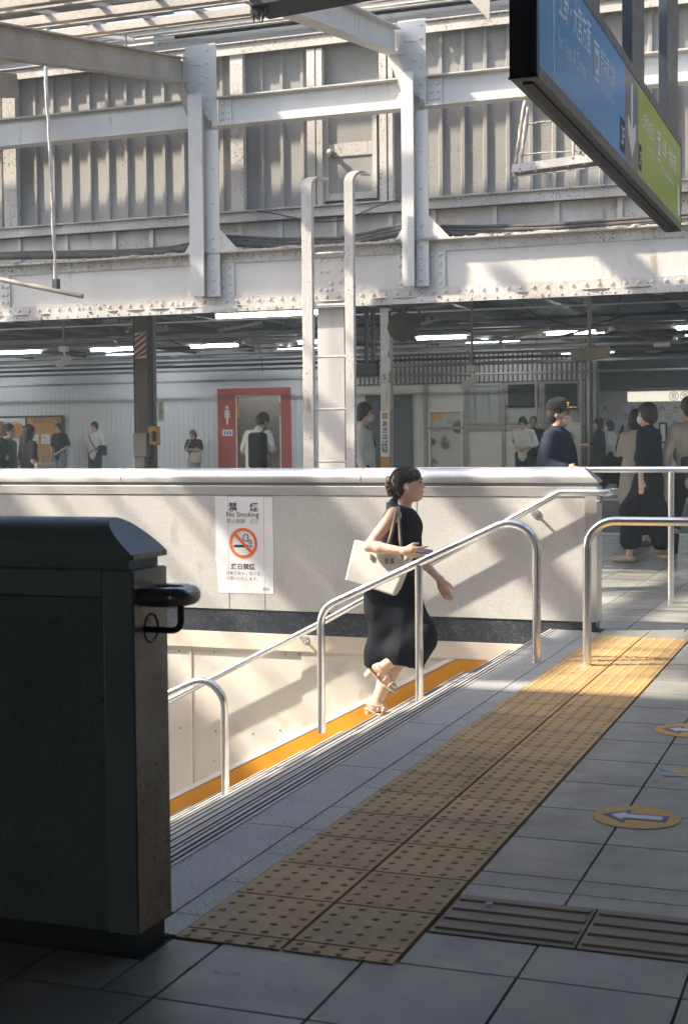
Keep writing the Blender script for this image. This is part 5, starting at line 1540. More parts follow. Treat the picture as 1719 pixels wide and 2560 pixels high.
def cloth(name, c, rough=0.85, ns=8): 
    return pmat(name, c, tuple(q * 0.75 for q in c), rough, 0, ns, 0.7, 0.25, 90, spec=0.25)
SK = pmat('skin', (0.62, 0.40, 0.29), (0.55, 0.33, 0.23), 0.5, 0, 8, 0.6, 0.05, 200)
SK2 = pmat('tan_skin', (0.40, 0.245, 0.17), (0.34, 0.2, 0.14), 0.55, 0, 8, 0.6, 0.05, 200)
HAIR = pmat('black_hair', (0.010, 0.008, 0.007), (0.022, 0.016, 0.013), 0.42, 0, 30, 0.8, 0.6, 160, stretch=(1, 1, .3))
HAIRB = pmat('brown_hair', (0.13, 0.065, 0.03), (0.08, 0.04, 0.02), 0.45, 0, 30, 0.8, 0.6, 160)
CL = {n: cloth('cloth_' + n, c) for n, c in dict(black=(0.013, 0.014, 0.017), navy=(0.012, 0.017, 0.030), white=(0.72, 0.72, 0.71), grey=(0.33, 0.33, 0.33), beige=(0.42, 0.37, 0.30),
      jeans=(0.22, 0.28, 0.37), teal=(0.10, 0.17, 0.19), charcoal=(0.04, 0.042, 0.046), paleblue=(0.50, 0.54, 0.58), cream=(0.55, 0.52, 0.46), floral=(0.34, 0.33, 0.42), darkdenim=(0.08, 0.10, 0.13)).items()}
MASK = pmat('mask_fabric', (0.74, 0.74, 0.73), None, 0.8)
MASKP = pmat('beige_mask_fabric', (0.60, 0.47, 0.36), None, 0.8)
SHOE = pmat('dark_shoe_leather', (0.03, 0.028, 0.027), None, 0.5)
TAN = pmat('tan_shoe_leather', (0.44, 0.33, 0.22), None, 0.5)
GOLD = pmat('gold_thread', (0.62, 0.36, 0.06), None, 0.5)

def person(label, pos, H, face, top='tee', topc='black', bottom='trousers', botc='navy', hair='short', skin=SK, hairm=HAIR,
           armL=None, armR=None, stride=0.0, mask=None, cap=False, glasses=False, headyaw=0.0, nod=0.0, h=0.02, shoes=SHOE, lean=0.0, build=1.0, shoesz=0.0):
    """stands on pos, looks along +X turned by face degrees; arm = (elbow, wrist) in body space"""
    s = H / 1.70
    r = thing('person', pos, label, 'person', None, RAD(face))
    b = build
    def T(p): 
        p = np.array(p, float)
        q = p.copy(); q[0] += lean * max(0, p[2] - 0.9) ; return q * s
    AL = armL or ((-.02, .245, 1.11), (.06, .25, .86)); AR = armR or ((-.02, -.245, 1.11), (.06, -.25, .86))
    shL, shR = (0, .175 * b, 1.375), (0, -.175 * b, 1.375)
    st_ = stride
    kn = {1: (.05 + st_ * .5, .09, .48), -1: (.03 - st_ * .35, -.09, .48)}
    an = {1: (st_ * .9, .09, .085), -1: (-st_ * .9 - .0, -.09, .085 + (0.10 if st_ > .12 else 0))}
    hipz = .90
    hc = np.array((0.02 + nod * .10, 0, 1.575 - nod * .03))
    cy, sy_ = math.cos(RAD(headyaw)), math.sin(RAD(headyaw)); cn, sn = math.cos(nod), math.sin(nod)
    def Hd(p):                                           # head space -> body space
        x, y, z = p; x, z = x * cn + z * sn, -x * sn + z * cn
        return np.array((hc[0] + x * cy - y * sy_, hc[1] + x * sy_ + y * cy, hc[2] + z))
    def C(a, bb, ra, rb, k=None): return cone(T(a), T(bb), ra * s, rb * s, k)
    B = [C((0, 0, .93), (0, 0, 1.10), .115 * b, .105 * b, .06), C((0, .05, 1.12), (0, .06, 1.28), .10 * b, .095 * b, .06), C((0, -.05, 1.12), (0, -.06, 1.28), .10 * b, .095 * b, .06),
         C((-.01, -.13 * b, 1.36), (-.01, .13 * b, 1.36), .06, .06, .06), C((-.01, 0, 1.38), (.0 + hc[0] * .6, 0, 1.50), .055, .05, .03)]
    for sd, A, sh in ((1, AL, shL), (-1, AR, shR)):
        e, w_ = np.array(A[0]), np.array(A[1])
        B += [C(sh, e, .052, .040), C(e, w_, .041, .027)]
        d = (w_ - e) / np.linalg.norm(w_ - e)
        ko = w_ + d * .085
        B += [C(w_, ko, .028, .030, .01)]
        side = np.cross(d, (0, sd, 0.0)); side = side / (np.linalg.norm(side) + 1e-9)
        perp = np.cross(d, side)
        for q in range(4):
            o_ = side * (-.024 + .016 * q)
            f1 = ko + o_ + d * (.035 + .006 * (q in (1, 2))); f2 = f1 + d * .028 - perp * sd * .014
            B += [C(ko + o_ * .9, f1, .0095, .009, .006), C(f1, f2, .009, .0075, .006)]
        th = w_ + d * .03 + side * -.03
        B += [C(th, th + d * .045 - side * .018, .012, .010, .008)]
        kx_, ax_ = np.array(kn[sd]), np.array(an[sd])
        B += [C((0, sd * .085, hipz), kx_, .085, .058, .03), C(kx_, kx_ * .5 + ax_ * .5 + np.array((-.015, 0, .03)), .055, .055), C(kx_ * .5 + ax_ * .5 + np.array((-.015, 0, .03)), ax_, .055, .036)]
    # head
    def E(c, rr, k=.02): return ell(T(Hd(c)), np.array(rr) * s, k)
    B += [E((0, 0, .035), (.092, .075, .098)), E((.022, 0, -.03), (.068, .058, .085)), E((.045, 0, -.085), (.032, .034, .025)), E((.088, 0, -.018), (.022, .014, .024), .012), E((.078, 0, -.062), (.016, .024, .011), .01),
          E((-.005, .073, -.01), (.02, .010, .03), .008), E((-.005, -.073, -.01), (.02, .010, .03), .008)]
    blob_obj('body', B, h * 0.8, skin, r, .02)
    eyes = MB()
    for sd in (1, -1):
        eyes.ball(T(Hd((.083, sd * .031, .012))), .010 * s, 8, 6)
        eyes.ball(T(Hd((.082, sd * .033, .036))), np.array((.012, .02, .005)) * s, 8, 6)
    LOC[r] = np.zeros(3)
    eyes.build('eyes', HAIR, r, smooth=True)
    # hair
    Hh = [E((-.012, 0, .052), (.100, .086, .098)), E((-.045, 0, .0), (.070, .080, .085))]
    if hair in ('bob', 'long'):
        Hh += [E((-.05, 0, -.03), (.075, .09, .10)), E((-.02, .07, -.03), (.05, .025, .10)), E((-.02, -.07, -.03), (.05, .025, .10)), E((.06, 0, .075), (.03, .06, .035))]
        if hair == 'long':
            for q in (-.05, 0, .05): Hh += [C((-.075, q, 1.50), (-.115, q * 1.3, 1.12), .055, .04)]
        if hair == 'mid':
            pass
    elif hair == 'fringe':
        Hh += [E((.062, 0, .065), (.03, .068, .035)), E((0, .072, .02), (.05, .018, .06)), E((0, -.072, .02), (.05, .018, .06)), E((-.05, 0, -.03), (.06, .075, .06))]
    elif hair == 'mid':
        Hh += [E((-.045, 0, -.02), (.065, .083, .075)), E((-.01, .068, .0), (.045, .02, .06)), E((-.01, -.068, .0), (.045, .02, .06)), E((.062, 0, .07), (.03, .062, .035))]
    elif hair == 'bald':
        Hh = [E((-.055, 0, -.02), (.045, .078, .04))]
    Hh += [E((.13, 0, -.04), (.095, .11, .10), .015)[:5] + (True,)]
    blob_obj('hair', Hh, h * .8, hairm, r, .025, noise=lambda X, Y, Z: .0025 * np.sin(170 * Y + 40 * Z) * np.sin(60 * X))
    # clothes
    g = .014
    S_ = [C((0, 0, .88), (0, 0, 1.10), .130 * b + g, .118 * b + g, .06), C((0, .05, 1.12), (0, .06, 1.30), .105 * b + g, .098 * b + g, .06), C((0, -.05, 1.12), (0, -.06, 1.30), .105 * b + g, .098 * b + g, .06),
          C((-.01, -.135 * b, 1.365), (-.01, .135 * b, 1.365), .062 + g, .062 + g, .06), C((-.005, 0, 1.38), (.005, 0, 1.445), .066, .060, .03)]
    for A, sh in ((AL, shL), (AR, shR)):
        e, w_ = np.array(A[0]), np.array(A[1]); sh = np.array(sh)
        if top in ('long', 'jacket'):
            ex = .012 if top == 'jacket' else 0
            S_ += [C(sh, e, .064 + ex, .054 + ex), C(e, e * .06 + w_ * .94, .054 + ex, .040 + ex)]
        elif top == 'tee':
            S_ += [C(sh, sh * .22 + e * .78, .068, .068)]
        elif top == 'half':
            S_ += [C(sh, e, .066, .058), C(e, e * .55 + w_ * .45, .058, .046)]
    ph = random.uniform(0, 6)
    fold = lambda X, Y, Z: .0045 * np.sin(38 * Z + 22 * X + 17 * Y + ph) * np.sin(19 * X - 25 * Y + 9 * Z)
    if top == 'jacket':
        S_ += [C((0, 0, .84), (0, 0, 1.2), .155 * b, .14 * b, .06)]
    blob_obj('shirt' if top != 'jacket' else 'jacket', S_, h, CL[topc], r, .03, fold)
    L_ = []
    if bottom == 'skirt':
        L_ += [C((0, 0, .98), (0, 0, .88), .128, .145, .05)]
        zz = .24
        for sd in (1, -1):
            q = np.array(kn[sd]); a_ = np.array(an[sd]); low = q * .45 + a_ * .55
            L_ += [C((0, sd * .07, .88), (q[0], sd * .085, .55), .112, .112, .10), C((q[0], sd * .080, .55), (low[0] * 1.05, sd * .075, zz), .112, .115, .12)]
        blob_obj('skirt', L_, h, CL[botc], r, .06, lambda X, Y, Z: .008 * np.sin(34 * np.arctan2(Y, X - .02) * .5) * np.clip(1.0 - Z, 0, 1), cut=lambda V: V[:, 2] > (zz - .10) * s)
    else:
        wdt = 1.35 if bottom == 'wide' else 1.0
        L_ += [C((0, 0, .97), (0, 0, .90), .127 * b, .130 * b, .05)]
        for sd in (1, -1):
            q = np.array(kn[sd]); a_ = np.array(an[sd])
            if bottom == 'shorts': L_ += [C((0, sd * .085, .90), q, .105, .10)]
            else: L_ += [C((0, sd * .085, .90), q, .104, .076 * wdt), C(q, a_, .076 * wdt, .058 * wdt)]
        blob_obj('trousers', L_, h, CL[botc], r, .03, fold)
    for sd in (1, -1):
        a_ = np.array(an[sd]); up_ = .02 if a_[2] > .1 else 0
        f = [C((a_[0] - .03, a_[1], a_[2] - .045), (a_[0] + .08, a_[1] + sd * .012, a_[2] - .05 - up_), .040, .036), C((a_[0] + .08, a_[1] + sd * .012, a_[2] - .052 - up_), (a_[0] + .16, a_[1] + sd * .02, a_[2] - .056 - up_), .036, .026), C((a_[0] - .01, a_[1], a_[2]), (a_[0], a_[1], a_[2] - .03), .042, .042)]
        if bottom == 'skirt' or shoes is TAN: f = f[:2]
        blob_obj('shoe', f, .014, shoes, r, .02, cut=None)
    if mask is not None:
        blob_obj('face_mask', [E((.055, 0, -.045), (.052, .056, .052), .02), E((.085, 0, -.03), (.022, .022, .03), .02)], .010, mask, r, .02)
        mm = MB()
        for sd in (1, -1):
            mm.tube([T(Hd((.07, sd * .052, -.02))), T(Hd((.0, sd * .082, .0))), T(Hd((.07, sd * .05, -.06)))], .0025 * s, 5)
        mm.build('mask_loop', mask, r)
    if cap:
        cp = blob_obj('cap', [E((-.008, 0, .085), (.108, .094, .075), .02), E((-.01, 0, .055), (.106, .093, .045), .02)], .011, CL['black'], r, .02, cut=None)
        m = MB(); n = 12; V = []
        for lay in (0, .008):
            for q in range(n):
                a = math.pi * (q / (n - 1) - .5)
                V += [T(Hd((.07 + .02 * math.cos(a), .085 * math.sin(a), .055 + lay))), T(Hd((.085 + .10 * math.cos(a), .088 * math.sin(a), .040 - .012 * math.cos(a) + lay)))]
        Fc = []
        for lay in (0, 1):
            o_ = lay * 2 * n
            Fc += [(o_ + 2 * q, o_ + 2 * q + 1, o_ + 2 * q + 3, o_ + 2 * q + 2) for q in range(n - 1)]
        Fc += [(2 * q + 1, 2 * q + 3, 2 * n + 2 * q + 3, 2 * n + 2 * q + 1) for q in range(n - 1)]
        m.add(V, Fc).build('cap_brim', CL['black'], r)
        m = MB()
        for sd in (-1, 1):
            m.tube([T(Hd((.10 + .052 * math.cos(a), sd * .06 * math.sin(a) + sd * .01, .062))) for a in np.linspace(0.1, 1.45, 8)], np.array([.003, .006, .004, .006, .005, .006, .004, .002]) * s, 6)
        m.build('brim_leaves', GOLD, r)
        m = MB()
        for q in range(5): m.ball(T(Hd((.098 - .004 * abs(q - 2), -.03 + .012 * q + (-.03), .10 + .004 * (q % 2)))), .006 * s, 6, 5)
        m.tube([T(Hd((.096, -.045 + .018 * math.cos(a), .078 + .012 * math.sin(a)))) for a in np.linspace(0, 5.2, 10)], .004 * s, 5)
        m.build('cap_embroidery', GOLD, r)
    if glasses:
        m = MB()
        for sd in (1, -1):
            m.ball(T(Hd((.092, sd * .034, .012))), np.array((.006, .024, .016)) * s, 10, 6)
            m.tube([T(Hd((.09, sd * .055, .014))), T(Hd((.0, sd * .080, .012)))], .003 * s, 5)
        m.build('sunglasses', M['ink'], r)
    return r

def W2(pos, face, p, s=1.0):
    a = RAD(face); return np.array((pos[0] + s * (p[0] * math.cos(a) - p[1] * math.sin(a)), pos[1] + s * (p[0] * math.sin(a) + p[1] * math.cos(a)), pos[2] + s * p[2]))
def strap_bag(name, label, cat, pts, body_c, size, mat, ang=0, tilt=0):
    t = thing(name, tuple(body_c), label, cat)
    rot = (np.array((math.cos(ang), math.sin(ang), 0)), np.array((-math.sin(ang), math.cos(ang), 0)), np.array((0, 0, 1.0)))
    MB().obox(body_c, rot, size).build('bag_body', mat, t, bevel=min(size) * .6)
    if pts: MB().tube(pts, .014, 6).build('strap', mat, t)
    return t

def at_px(px, Y, z): p = oy(px, 1100, Y); return (p[0], Y, z)
Z2 = ZP2
# -- far platform, left
P1 = at_px(150, 32.0, Z2); P1 = at_px(150, 31.9, Z2)
person('person in loose black tee and pale jeans standing before the orange notice board', P1, 1.76, -100, 'tee', 'black', 'trousers', 'jeans', 'fringe', headyaw=-25,
       armL=((-.03, .26, 1.13), (.16, .10, .98)), armR=((-.02, -.27, 1.12), (.02, -.25, .86)), h=.022)
P2 = at_px(238, 32.1, Z2)
person('person in white tee with dark sling bag leaning against the ribbed wall', P2, 1.78, -95, 'tee', 'white', 'wide', 'charcoal', 'fringe', armL=((-.03, .25, 1.12), (.16, .02, 1.0)), armR=((-.02, -.25, 1.12), (.1, -.2, .88)), h=.022)
m_ = W2(P2, -95, (-.06, .14, 1.0))
strap_bag('sling_bag', 'dark sling bag worn by the person in white tee against the wall', 'bag', [W2(P2, -95, q) for q in ((.11, -.12, 1.44), (.145, .0, 1.25), (.15, .1, 1.12), (.10, .19, 1.06))], W2(P2, -95, (.02, .24, 1.05)), (.06, .12, .13), CL['black'], RAD(-20))
P3 = at_px(485, 32.0, Z2)
person('person in dark blouse with brown hair looking at a phone, left of the red portal', P3, 1.55, -92, 'tee', 'navy', 'skirt', 'floral', 'bob', hairm=HAIRB, nod=.35, armL=((.02, .24, 1.14), (.2, .05, 1.16)), armR=((.02, -.24, 1.14), (.2, -.05, 1.32)), h=.02)
strap_bag('handbag', 'cream handbag hanging from the arm of the person with brown hair', 'bag', [W2(P3, -92, q) for q in ((.18, .10, .98), (.17, .12, 1.10), (.17, .16, 1.10), (.18, .22, .98))], W2(P3, -92, (.20, .16, .86)), (.15, .06, .13), CL['cream'], RAD(-2))
q = W2(P3, -92, (.25, 0, 1.2)); MB().obox(q, ((1, 0, 0), (0, .5, .86), (0, -.86, .5)), (.035, .07, .005)).build('phone', M['ink'], label='phone held by the person with brown hair by the far wall', cat='phone', bevel=.003)
# -- near platform edge, left
P4 = at_px(72, 20.6 - 1.4, 0)
person('person with very long black hair, turned away, at the left near the notice boards', P4, 1.60, 60, 'tee', 'charcoal', 'skirt', 'charcoal', 'long', armR=((-.05, -.25, 1.1), (.12, -.27, .92)), h=.02)
strap_bag('tote_bag', 'white tote bag carried by the person with very long hair', 'bag', [W2(P4, 60, q) for q in ((.05, -.28, 1.0), (.08, -.29, 1.12), (.14, -.29, 1.12), (.16, -.28, 1.0))], W2(P4, 60, (.12, -.32, .86)), (.17, .05, .15), CL['cream'], RAD(50))
P5 = at_px(-2, 19.0, 0)
q5 = person('person with grey balding head and dark vest at the left picture edge', P5, 1.66, 15, 'long', 'paleblue', 'trousers', 'charcoal', 'bald', hairm=CL['grey'], skin=SK2, armR=((-.06, -.26, 1.1), (.10, -.30, .92)), h=.02)
blob_obj('vest', [cone((0, .05, .95), (0, .06, 1.30), .135, .12, .05), cone((0, -.05, .95), (0, -.06, 1.30), .135, .12, .05)], .02, CL['black'], q5, .04)
P6 = at_px(22, 19.5, 0)
person('person in teal top standing behind the balding person at the left edge', P6, 1.62, 10, 'half', 'teal', 'trousers', 'charcoal', 'short', h=.02)
# -- backpack person at the portal
P7 = at_px(640, 18.9, 0)
person('person in white short-sleeved shirt with dark backpack, head bowed before the red portal', P7, 1.74, 68, 'tee', 'white', 'trousers', 'darkdenim', 'short', skin=SK2, nod=.55, lean=.08, build=1.12, armR=((.02, -.30, 1.10), (.02, -.27, .86)), armL=((.02, .30, 1.12), (.16, .30, .98)), h=.017)
strap_bag('backpack', 'dark backpack worn on one shoulder by the person at the red portal', 'backpack', [W2(P7, 68, q) for q in ((-.10, -.20, 1.30), (-.11, -.19, 1.42), (.03, -.17, 1.49), (.14, -.15, 1.35))], W2(P7, 68, (-.19, -.23, 1.18)), (.085, .14, .26), CL['black'], RAD(68 ))
# -- person behind the ladder
P8 = at_px(908, 16.3, 0)
person('person in white long-sleeved shirt and mask standing right behind the ladder', P8, 1.76, 12, 'long', 'white', 'trousers', 'black', 'fringe', mask=MASK, armR=((-.02, -.25, 1.12), (.05, -.26, .86)), h=.017)
strap_bag('shoulder_bag', 'black shoulder bag worn by the person behind the ladder', 'bag', [W2(P8, 12, q) for q in ((.14, .1, 1.25), (.07, -.12, 1.47), (-.09, -.16, 1.36), (-.12, -.08, 1.12))], W2(P8, 12, (-.17, .05, 1.02)), (.07, .14, .16), CL['black'], RAD(12))
# -- office front
P9 = at_px(1308, 29.5, Z2)
person('person in white shirt with dark trousers looking down at hands by the office windows', P9, 1.72, -92, 'half', 'white', 'trousers', 'navy', 'fringe', nod=.45, armL=((.0, .27, 1.12), (.22, .06, 1.02)), armR=((.0, -.27, 1.12), (.22, -.04, 1.02)), h=.018)
P10 = at_px(1332, 31.2, Z2)
person('person in sunglasses and dark vest standing behind the white-shirted person', P10, 1.74, -80, 'long', 'black', 'trousers', 'charcoal', 'short', skin=SK2, glasses=True, h=.02)
# -- capped man at the barrier
P11 = at_px(1392, 12.05, 0)
person('person in gold-leaved dark cap, mask and navy jacket with a hand on the rail', P11, 1.63, -2, 'jacket', 'navy', 'trousers', 'charcoal', 'short', skin=SK2, hairm=HAIR, mask=MASKP, cap=True, headyaw=-4, build=1.2,
       armR=((-.03, -.30, 1.12), (.17, -.36, 1.10)), armL=((-.02, .28, 1.10), (.08, .28, .86)), h=.014)
q = W2(P11, -2, (0, 0, 1.51))
MB().tube([W2(P11, -6, (.02, -.083, 1.50)), W2(P11, -6, (.06, -.078, 1.475)), W2(P11, -6, (.115, -.055, 1.47))], .0035, 6).build('headset', M['ink'], label='thin black headset microphone at the mouth of the capped person', cat='headset')
# -- mural wall pair
P13 = at_px(1497, 31.6, Z2)
person('person in navy tee and dark cap walking left, in front of the mural wall', P13, 1.68, 175, 'half', 'navy', 'skirt', 'black', 'bob', cap=True, armL=((.04, .24, 1.14), (.26, .16, 1.12)), armR=((.04, -.24, 1.14), (.22, -.16, 1.1)), stride=.12, h=.02)
P14 = at_px(1524, 32.2, Z2)
person('person in white blouse and mask close behind the navy tee wearer by the mural wall', P14, 1.64, 178, 'half', 'cream', 'trousers', 'black', 'bob', mask=MASK, stride=.22, h=.02)
# -- right foreground
P15 = at_px(1620, 14.95, 0); 
person('person in navy top, dark skirt and white mask walking left past the barrier', P15, 1.66, 168, 'half', 'navy', 'skirt', 'black', 'mid', mask=MASK, armL=((-.0, .25, 1.12), (-.01, .25, .90)), armR=((-.02, -.22, 1.12), (.05, -.2, .9)), stride=.20, h=.014, shoes=TAN)
P16 = at_px(1588, 17.2, 0)
q16 = person('person in pale grey long cardigan with shoulder-length hair, behind the masked walker', P16, 1.64, 60, 'long', 'cream', 'skirt', 'black', 'bob', armR=((-.06, -.25, 1.12), (-.02, -.24, .88)), h=.017)
strap_bag('shoulder_bag', 'black shoulder bag on the pale cardigan wearer', 'bag', [W2(P16, 60, q) for q in ((-.02, .18, 1.46), (-.03, .27, 1.2), (-.02, .27, 1.05))], W2(P16, 60, (-.04, .28, .92)), (.05, .13, .17), CL['black'], RAD(70))
blob_obj('cardigan_tail', [cone((0, 0, .98), (-.05, 0, .62), .165, .175, .05)], .02, CL['cream'], q16, .04, lambda X, Y, Z: .006 * np.sin(40 * Y))
P17 = at_px(1722, 15.2, 0)
person('person in beige shirt walking away at the right picture edge', P17, 1.72, 130, 'long', 'beige', 'trousers', 'black', 'short', armL=((.0, .27, 1.12), (.02, .27, .88)), stride=.2, h=.016, shoes=TAN)
strap_bag('belt_bag', 'dark brown bag at the hip of the beige shirt wearer', 'bag', [W2(P17, 130, q) for q in ((-.10, .02, 1.10), (-.15, .0, 1.16), (-.12, -.12, 1.32), (0, -.14, 1.46))], W2(P17, 130, (-.17, .05, 1.0)), (.05, .15, .11), CL['charcoal'], RAD(130))
# ================================================================== the climbing woman
def jp(px, py, Y): return oy(px, py, Y)
YW_ = 8.56
Pw = jp(975, 1490, YW_)
wo = thing('person', (Pw[0], YW_, -RIS * 3), 'person in sleeveless black vest and long dark skirt climbing the stairs with a phone', 'person')
O = LOC[wo]
def L(p): return np.array(p, float) - O
fx = np.array((math.cos(RAD(14)), math.sin(RAD(14)), 0)); lf = np.array((-fx[1], fx[0], 0)); up = np.array((-.05, 0, 1.0))
hc = jp(1021, 1211, YW_)
def Hw(x, y, z): return L(hc + fx * x + lf * y + up * z)
neck = jp(1003, 1262, YW_); chest = jp(1002, 1318, YW_); waist = jp(1003, 1385, YW_); hip = jp(982, 1472, YW_)
shR, elR, wrR = jp(983, 1287, 8.415), jp(921, 1366, 8.30), jp(1010, 1378, 8.285)
shL, elL, wrL = jp(1004, 1287, 8.71), jp(1050, 1400, 8.78), jp(1099, 1449, 8.70)
knR, anR = jp(1046, 1590, 8.46), jp(955, 1670, 8.43)
knL, anL = jp(1000, 1645, 8.68), jp(938, 1765, 8.60)
def c(a, b, ra, rb, k=None): return cone(L(a), L(b), ra, rb, k)
Rh = np.array((fx, lf, (0, 0, 1.0))).T
def eh(x, y, z, rx, ry, rz, k=.015): return ell(Hw(x, y, z), (rx, ry, rz), k, Rh)
B = [c(hip, waist, .12, .095, .06), c(waist, chest, .095, .108, .06)]
B += [c(chest + (-.01, -.07, .03), chest + (-.01, .07, .03), .08, .08, .06), c(shR + (0, .02, 0), shL + (0, -.02, 0), .045, .045, .05)]
B += [c(neck - (0, 0, .05), hc + (-.012, 0, -.055), .052, .047, .03)]
B += [c(shR, elR, .045, .033, .02), c(elR, elR * .7 + wrR * .3, .033, .035), c(elR * .7 + wrR * .3, wrR, .035, .022)]
B += [c(shL, elL, .045, .033), c(elL, wrL, .034, .022)]
# right hand round the phone
def hand(w_, d, side, nrm, curl, spread=.012, sc=1.0, thumb=None):
    d = np.array(d, float); d /= np.linalg.norm(d); side = np.array(side, float); side -= d * (side @ d); side /= np.linalg.norm(side); n_ = np.cross(d, side) * nrm
    out = [c(w_, w_ + d * .045 * sc + side * .012, .024, .025, .012), c(w_, w_ + d * .045 * sc - side * .014, .023, .023, .012), c(w_ + d * .05 + side * .022, w_ + d * .075 + side * .026, .0165, .014, .01), c(w_ + d * .05 - side * .022, w_ + d * .075 - side * .026, .0165, .013, .01)]
    out += [c(w_ + d * .05 + side * .0, w_ + d * .08, .0175, .0155, .01)]
    for q, ln in enumerate((.068, .078, .073, .056)):
        o_ = side * (.029 - .0185 * q)
        a = w_ + d * .078 * sc + o_
        dd = d; 
        for j, fr in enumerate((.45, .32, .23)):
            ang = curl[q] * (j * .55 + .35)
            dd = d * math.cos(ang) + n_ * math.sin(ang) + side * (.08 * (1.5 - q))
            b_ = a + dd * ln * fr * sc
            out.append(c(a, b_, .0092 - .0009 * j, .0088 - .0011 * j, .004)); a = b_
    ta = w_ + d * .022 * sc + side * .026
    t1 = ta + d * .03 + side * .022 + n_ * .012; t2 = t1 + d * .03 + side * .004 + n_ * .01
    if thumb is not None: t1 = ta + (np.array(thumb) - ta) * .55; t2 = np.array(thumb)
    out += [c(ta, t1, .0135, .0105, .01), c(t1, t2, .0105, .008, .004)]
    return out
B += hand(wrR, (1, .18, -.10), (0.05, -.25, 1), -1, (.55, .7, .8, .9))
B += hand(wrL, (.42, -.05, -1), (.8, -.35, .3), -1, (.25, .35, .45, .6))
# head: skull, jaw, nose, lips, chin, brow, ear
B += [eh(-.012, 0, .020, .094, .074, .092), eh(.030, 0, -.028, .058, .056, .080), eh(.055, 0, -.083, .026, .030, .022, .02), eh(.020, 0, -.066, .05, .048, .035, .02),
      eh(.080, 0, .010, .012, .011, .026, .012), eh(.092, 0, -.016, .0155, .0125, .012, .008), eh(.083, .010, -.020, .009, .007, .007, .006), eh(.083, -.010, -.020, .009, .007, .007, .006),
      eh(.079, 0, -.044, .010, .018, .007, .006), eh(.078, 0, -.056, .010, .017, .007, .005), eh(.070, 0, .040, .018, .045, .012, .012),
      eh(.058, .036, -.018, .022, .018, .022, .012), eh(.058, -.036, -.018, .022, .018, .022, .012),
      eh(-.010, .070, -.010, .018, .009, .030, .006), eh(-.010, -.070, -.010, .018, .009, .030, .006), eh(-.016, -.074, -.002, .016, .006, .020, .005)]
# legs
B += [c(hip + (0, -.08, 0), knR, .085, .058, .03), c(knR, knR * .62 + anR * .38 + (-.01, 0, -.012), .056, .056), c(knR * .62 + anR * .38 + (-.01, 0, -.012), anR, .056, .034)]
B += [c(hip + (0, .08, 0), knL, .085, .056, .03), c(knL, knL * .62 + anL * .38 + (-.025, 0, 0), .054, .055), c(knL * .62 + anL * .38 + (-.025, 0, 0), anL, .055, .033)]
def foot(an, heel, toe, k=.012):
    an = np.array(an); heel = np.array(heel); toe = np.array(toe); d = (toe - heel); ball = heel + d * .68
    s_ = np.cross(d / np.linalg.norm(d), (0, 0, 1.0)); s_ /= np.linalg.norm(s_)
    out = [c(an, heel + (toe - heel) * .12 + (0, 0, .012), .033, .030, .02), c(an, ball + (0, 0, .012), .033, .026, .02), c(heel + d * .1 + (0, 0, .01), ball, .028, .030, .02)]
    for q in range(5):
        a = ball + s_ * (-.026 + .013 * q); out.append(c(a, a + d * (.29 - .035 * abs(q - 1.2)) , .011, .009 if q else .011, .005))
    return out, s_
hR, tR = jp(936, 1666, 8.43), jp(989, 1719, 8.44)
hL, tL = jp(922, 1760, 8.60), jp(970, 1775, 8.61)
f1, sR = foot(anR, hR, tR); f2, sL = foot(anL, hL, tL)
B += f1 + f2
WSK = pmat('warm_skin', (0.64, 0.42, 0.30), (0.58, 0.355, 0.245), 0.48, 0, 6, 0.6, 0.05, 220)
blob_obj('body', B, .0065, WSK, wo, .015)
# eyes, brows, lips (vertices are already in the figure's own space)
LOC[wo] = np.zeros(3)
m = MB()
for sd in (-1, 1):
    m.ball(Hw(.0775, sd * .034, .013), (.008, .011, .006), 10, 6)
m.build('eyes', M['ink'], wo, smooth=True)
m = MB()
for sd in (-1, 1):
    m.tube([Hw(.084, sd * .018, .034), Hw(.080, sd * .036, .039), Hw(.064, sd * .052, .034)], [.003, .0035, .002], 6)
m.build('eyebrows', HAIR, wo, smooth=True)
m = MB()
m.tube([Hw(.0845, -.018, -.050), Hw(.0895, -.006, -.0475), Hw(.0895, .006, -.0475), Hw(.0845, .018, -.050)], [.003, .0055, .0055, .003], 8)
m.build('lips', pmat('lips', (0.50, 0.20, 0.16), None, 0.4), wo, smooth=True)
m = MB(); m.ball(Hw(-.004, -.082, -.018), (.008, .006, .010), 8, 6); m.tube([Hw(-.002, -.084, -.02), Hw(.004, -.085, -.042)], .0032, 6)
m.build('earbud', M['white'], wo, smooth=True)
# hair gathered into a clip
HH = [eh(-.022, 0, .030, .094, .081, .084, .02), eh(-.060, 0, -.005, .060, .070, .075, .03), eh(-.105, 0, -.018, .040, .042, .060, .02), eh(.036, 0, .070, .042, .055, .026, .03), eh(.050, -.034, .050, .026, .030, .030, .02), eh(.050, .034, .050, .026, .030, .030, .02), eh(-.075, 0, -.060, .030, .040, .035, .02),
      eh(.122, 0, -.058, .086, .11, .098, .010)[:5] + (True,), eh(-.004, -.088, -.022, .026, .022, .040, .008)[:5] + (True,), eh(.035, -.085, -.035, .04, .03, .055, .008)[:5] + (True,), eh(-.004, .088, -.022, .026, .022, .040, .008)[:5] + (True,)]
blob_obj('hair', HH, .006, HAIR, wo, .02, noise=lambda X, Y, Z: .0022 * np.sin(95 * (Z - .55 * X)) + .0008 * np.sin(260 * (Z - .5 * X) + 30 * Y))
m = MB()
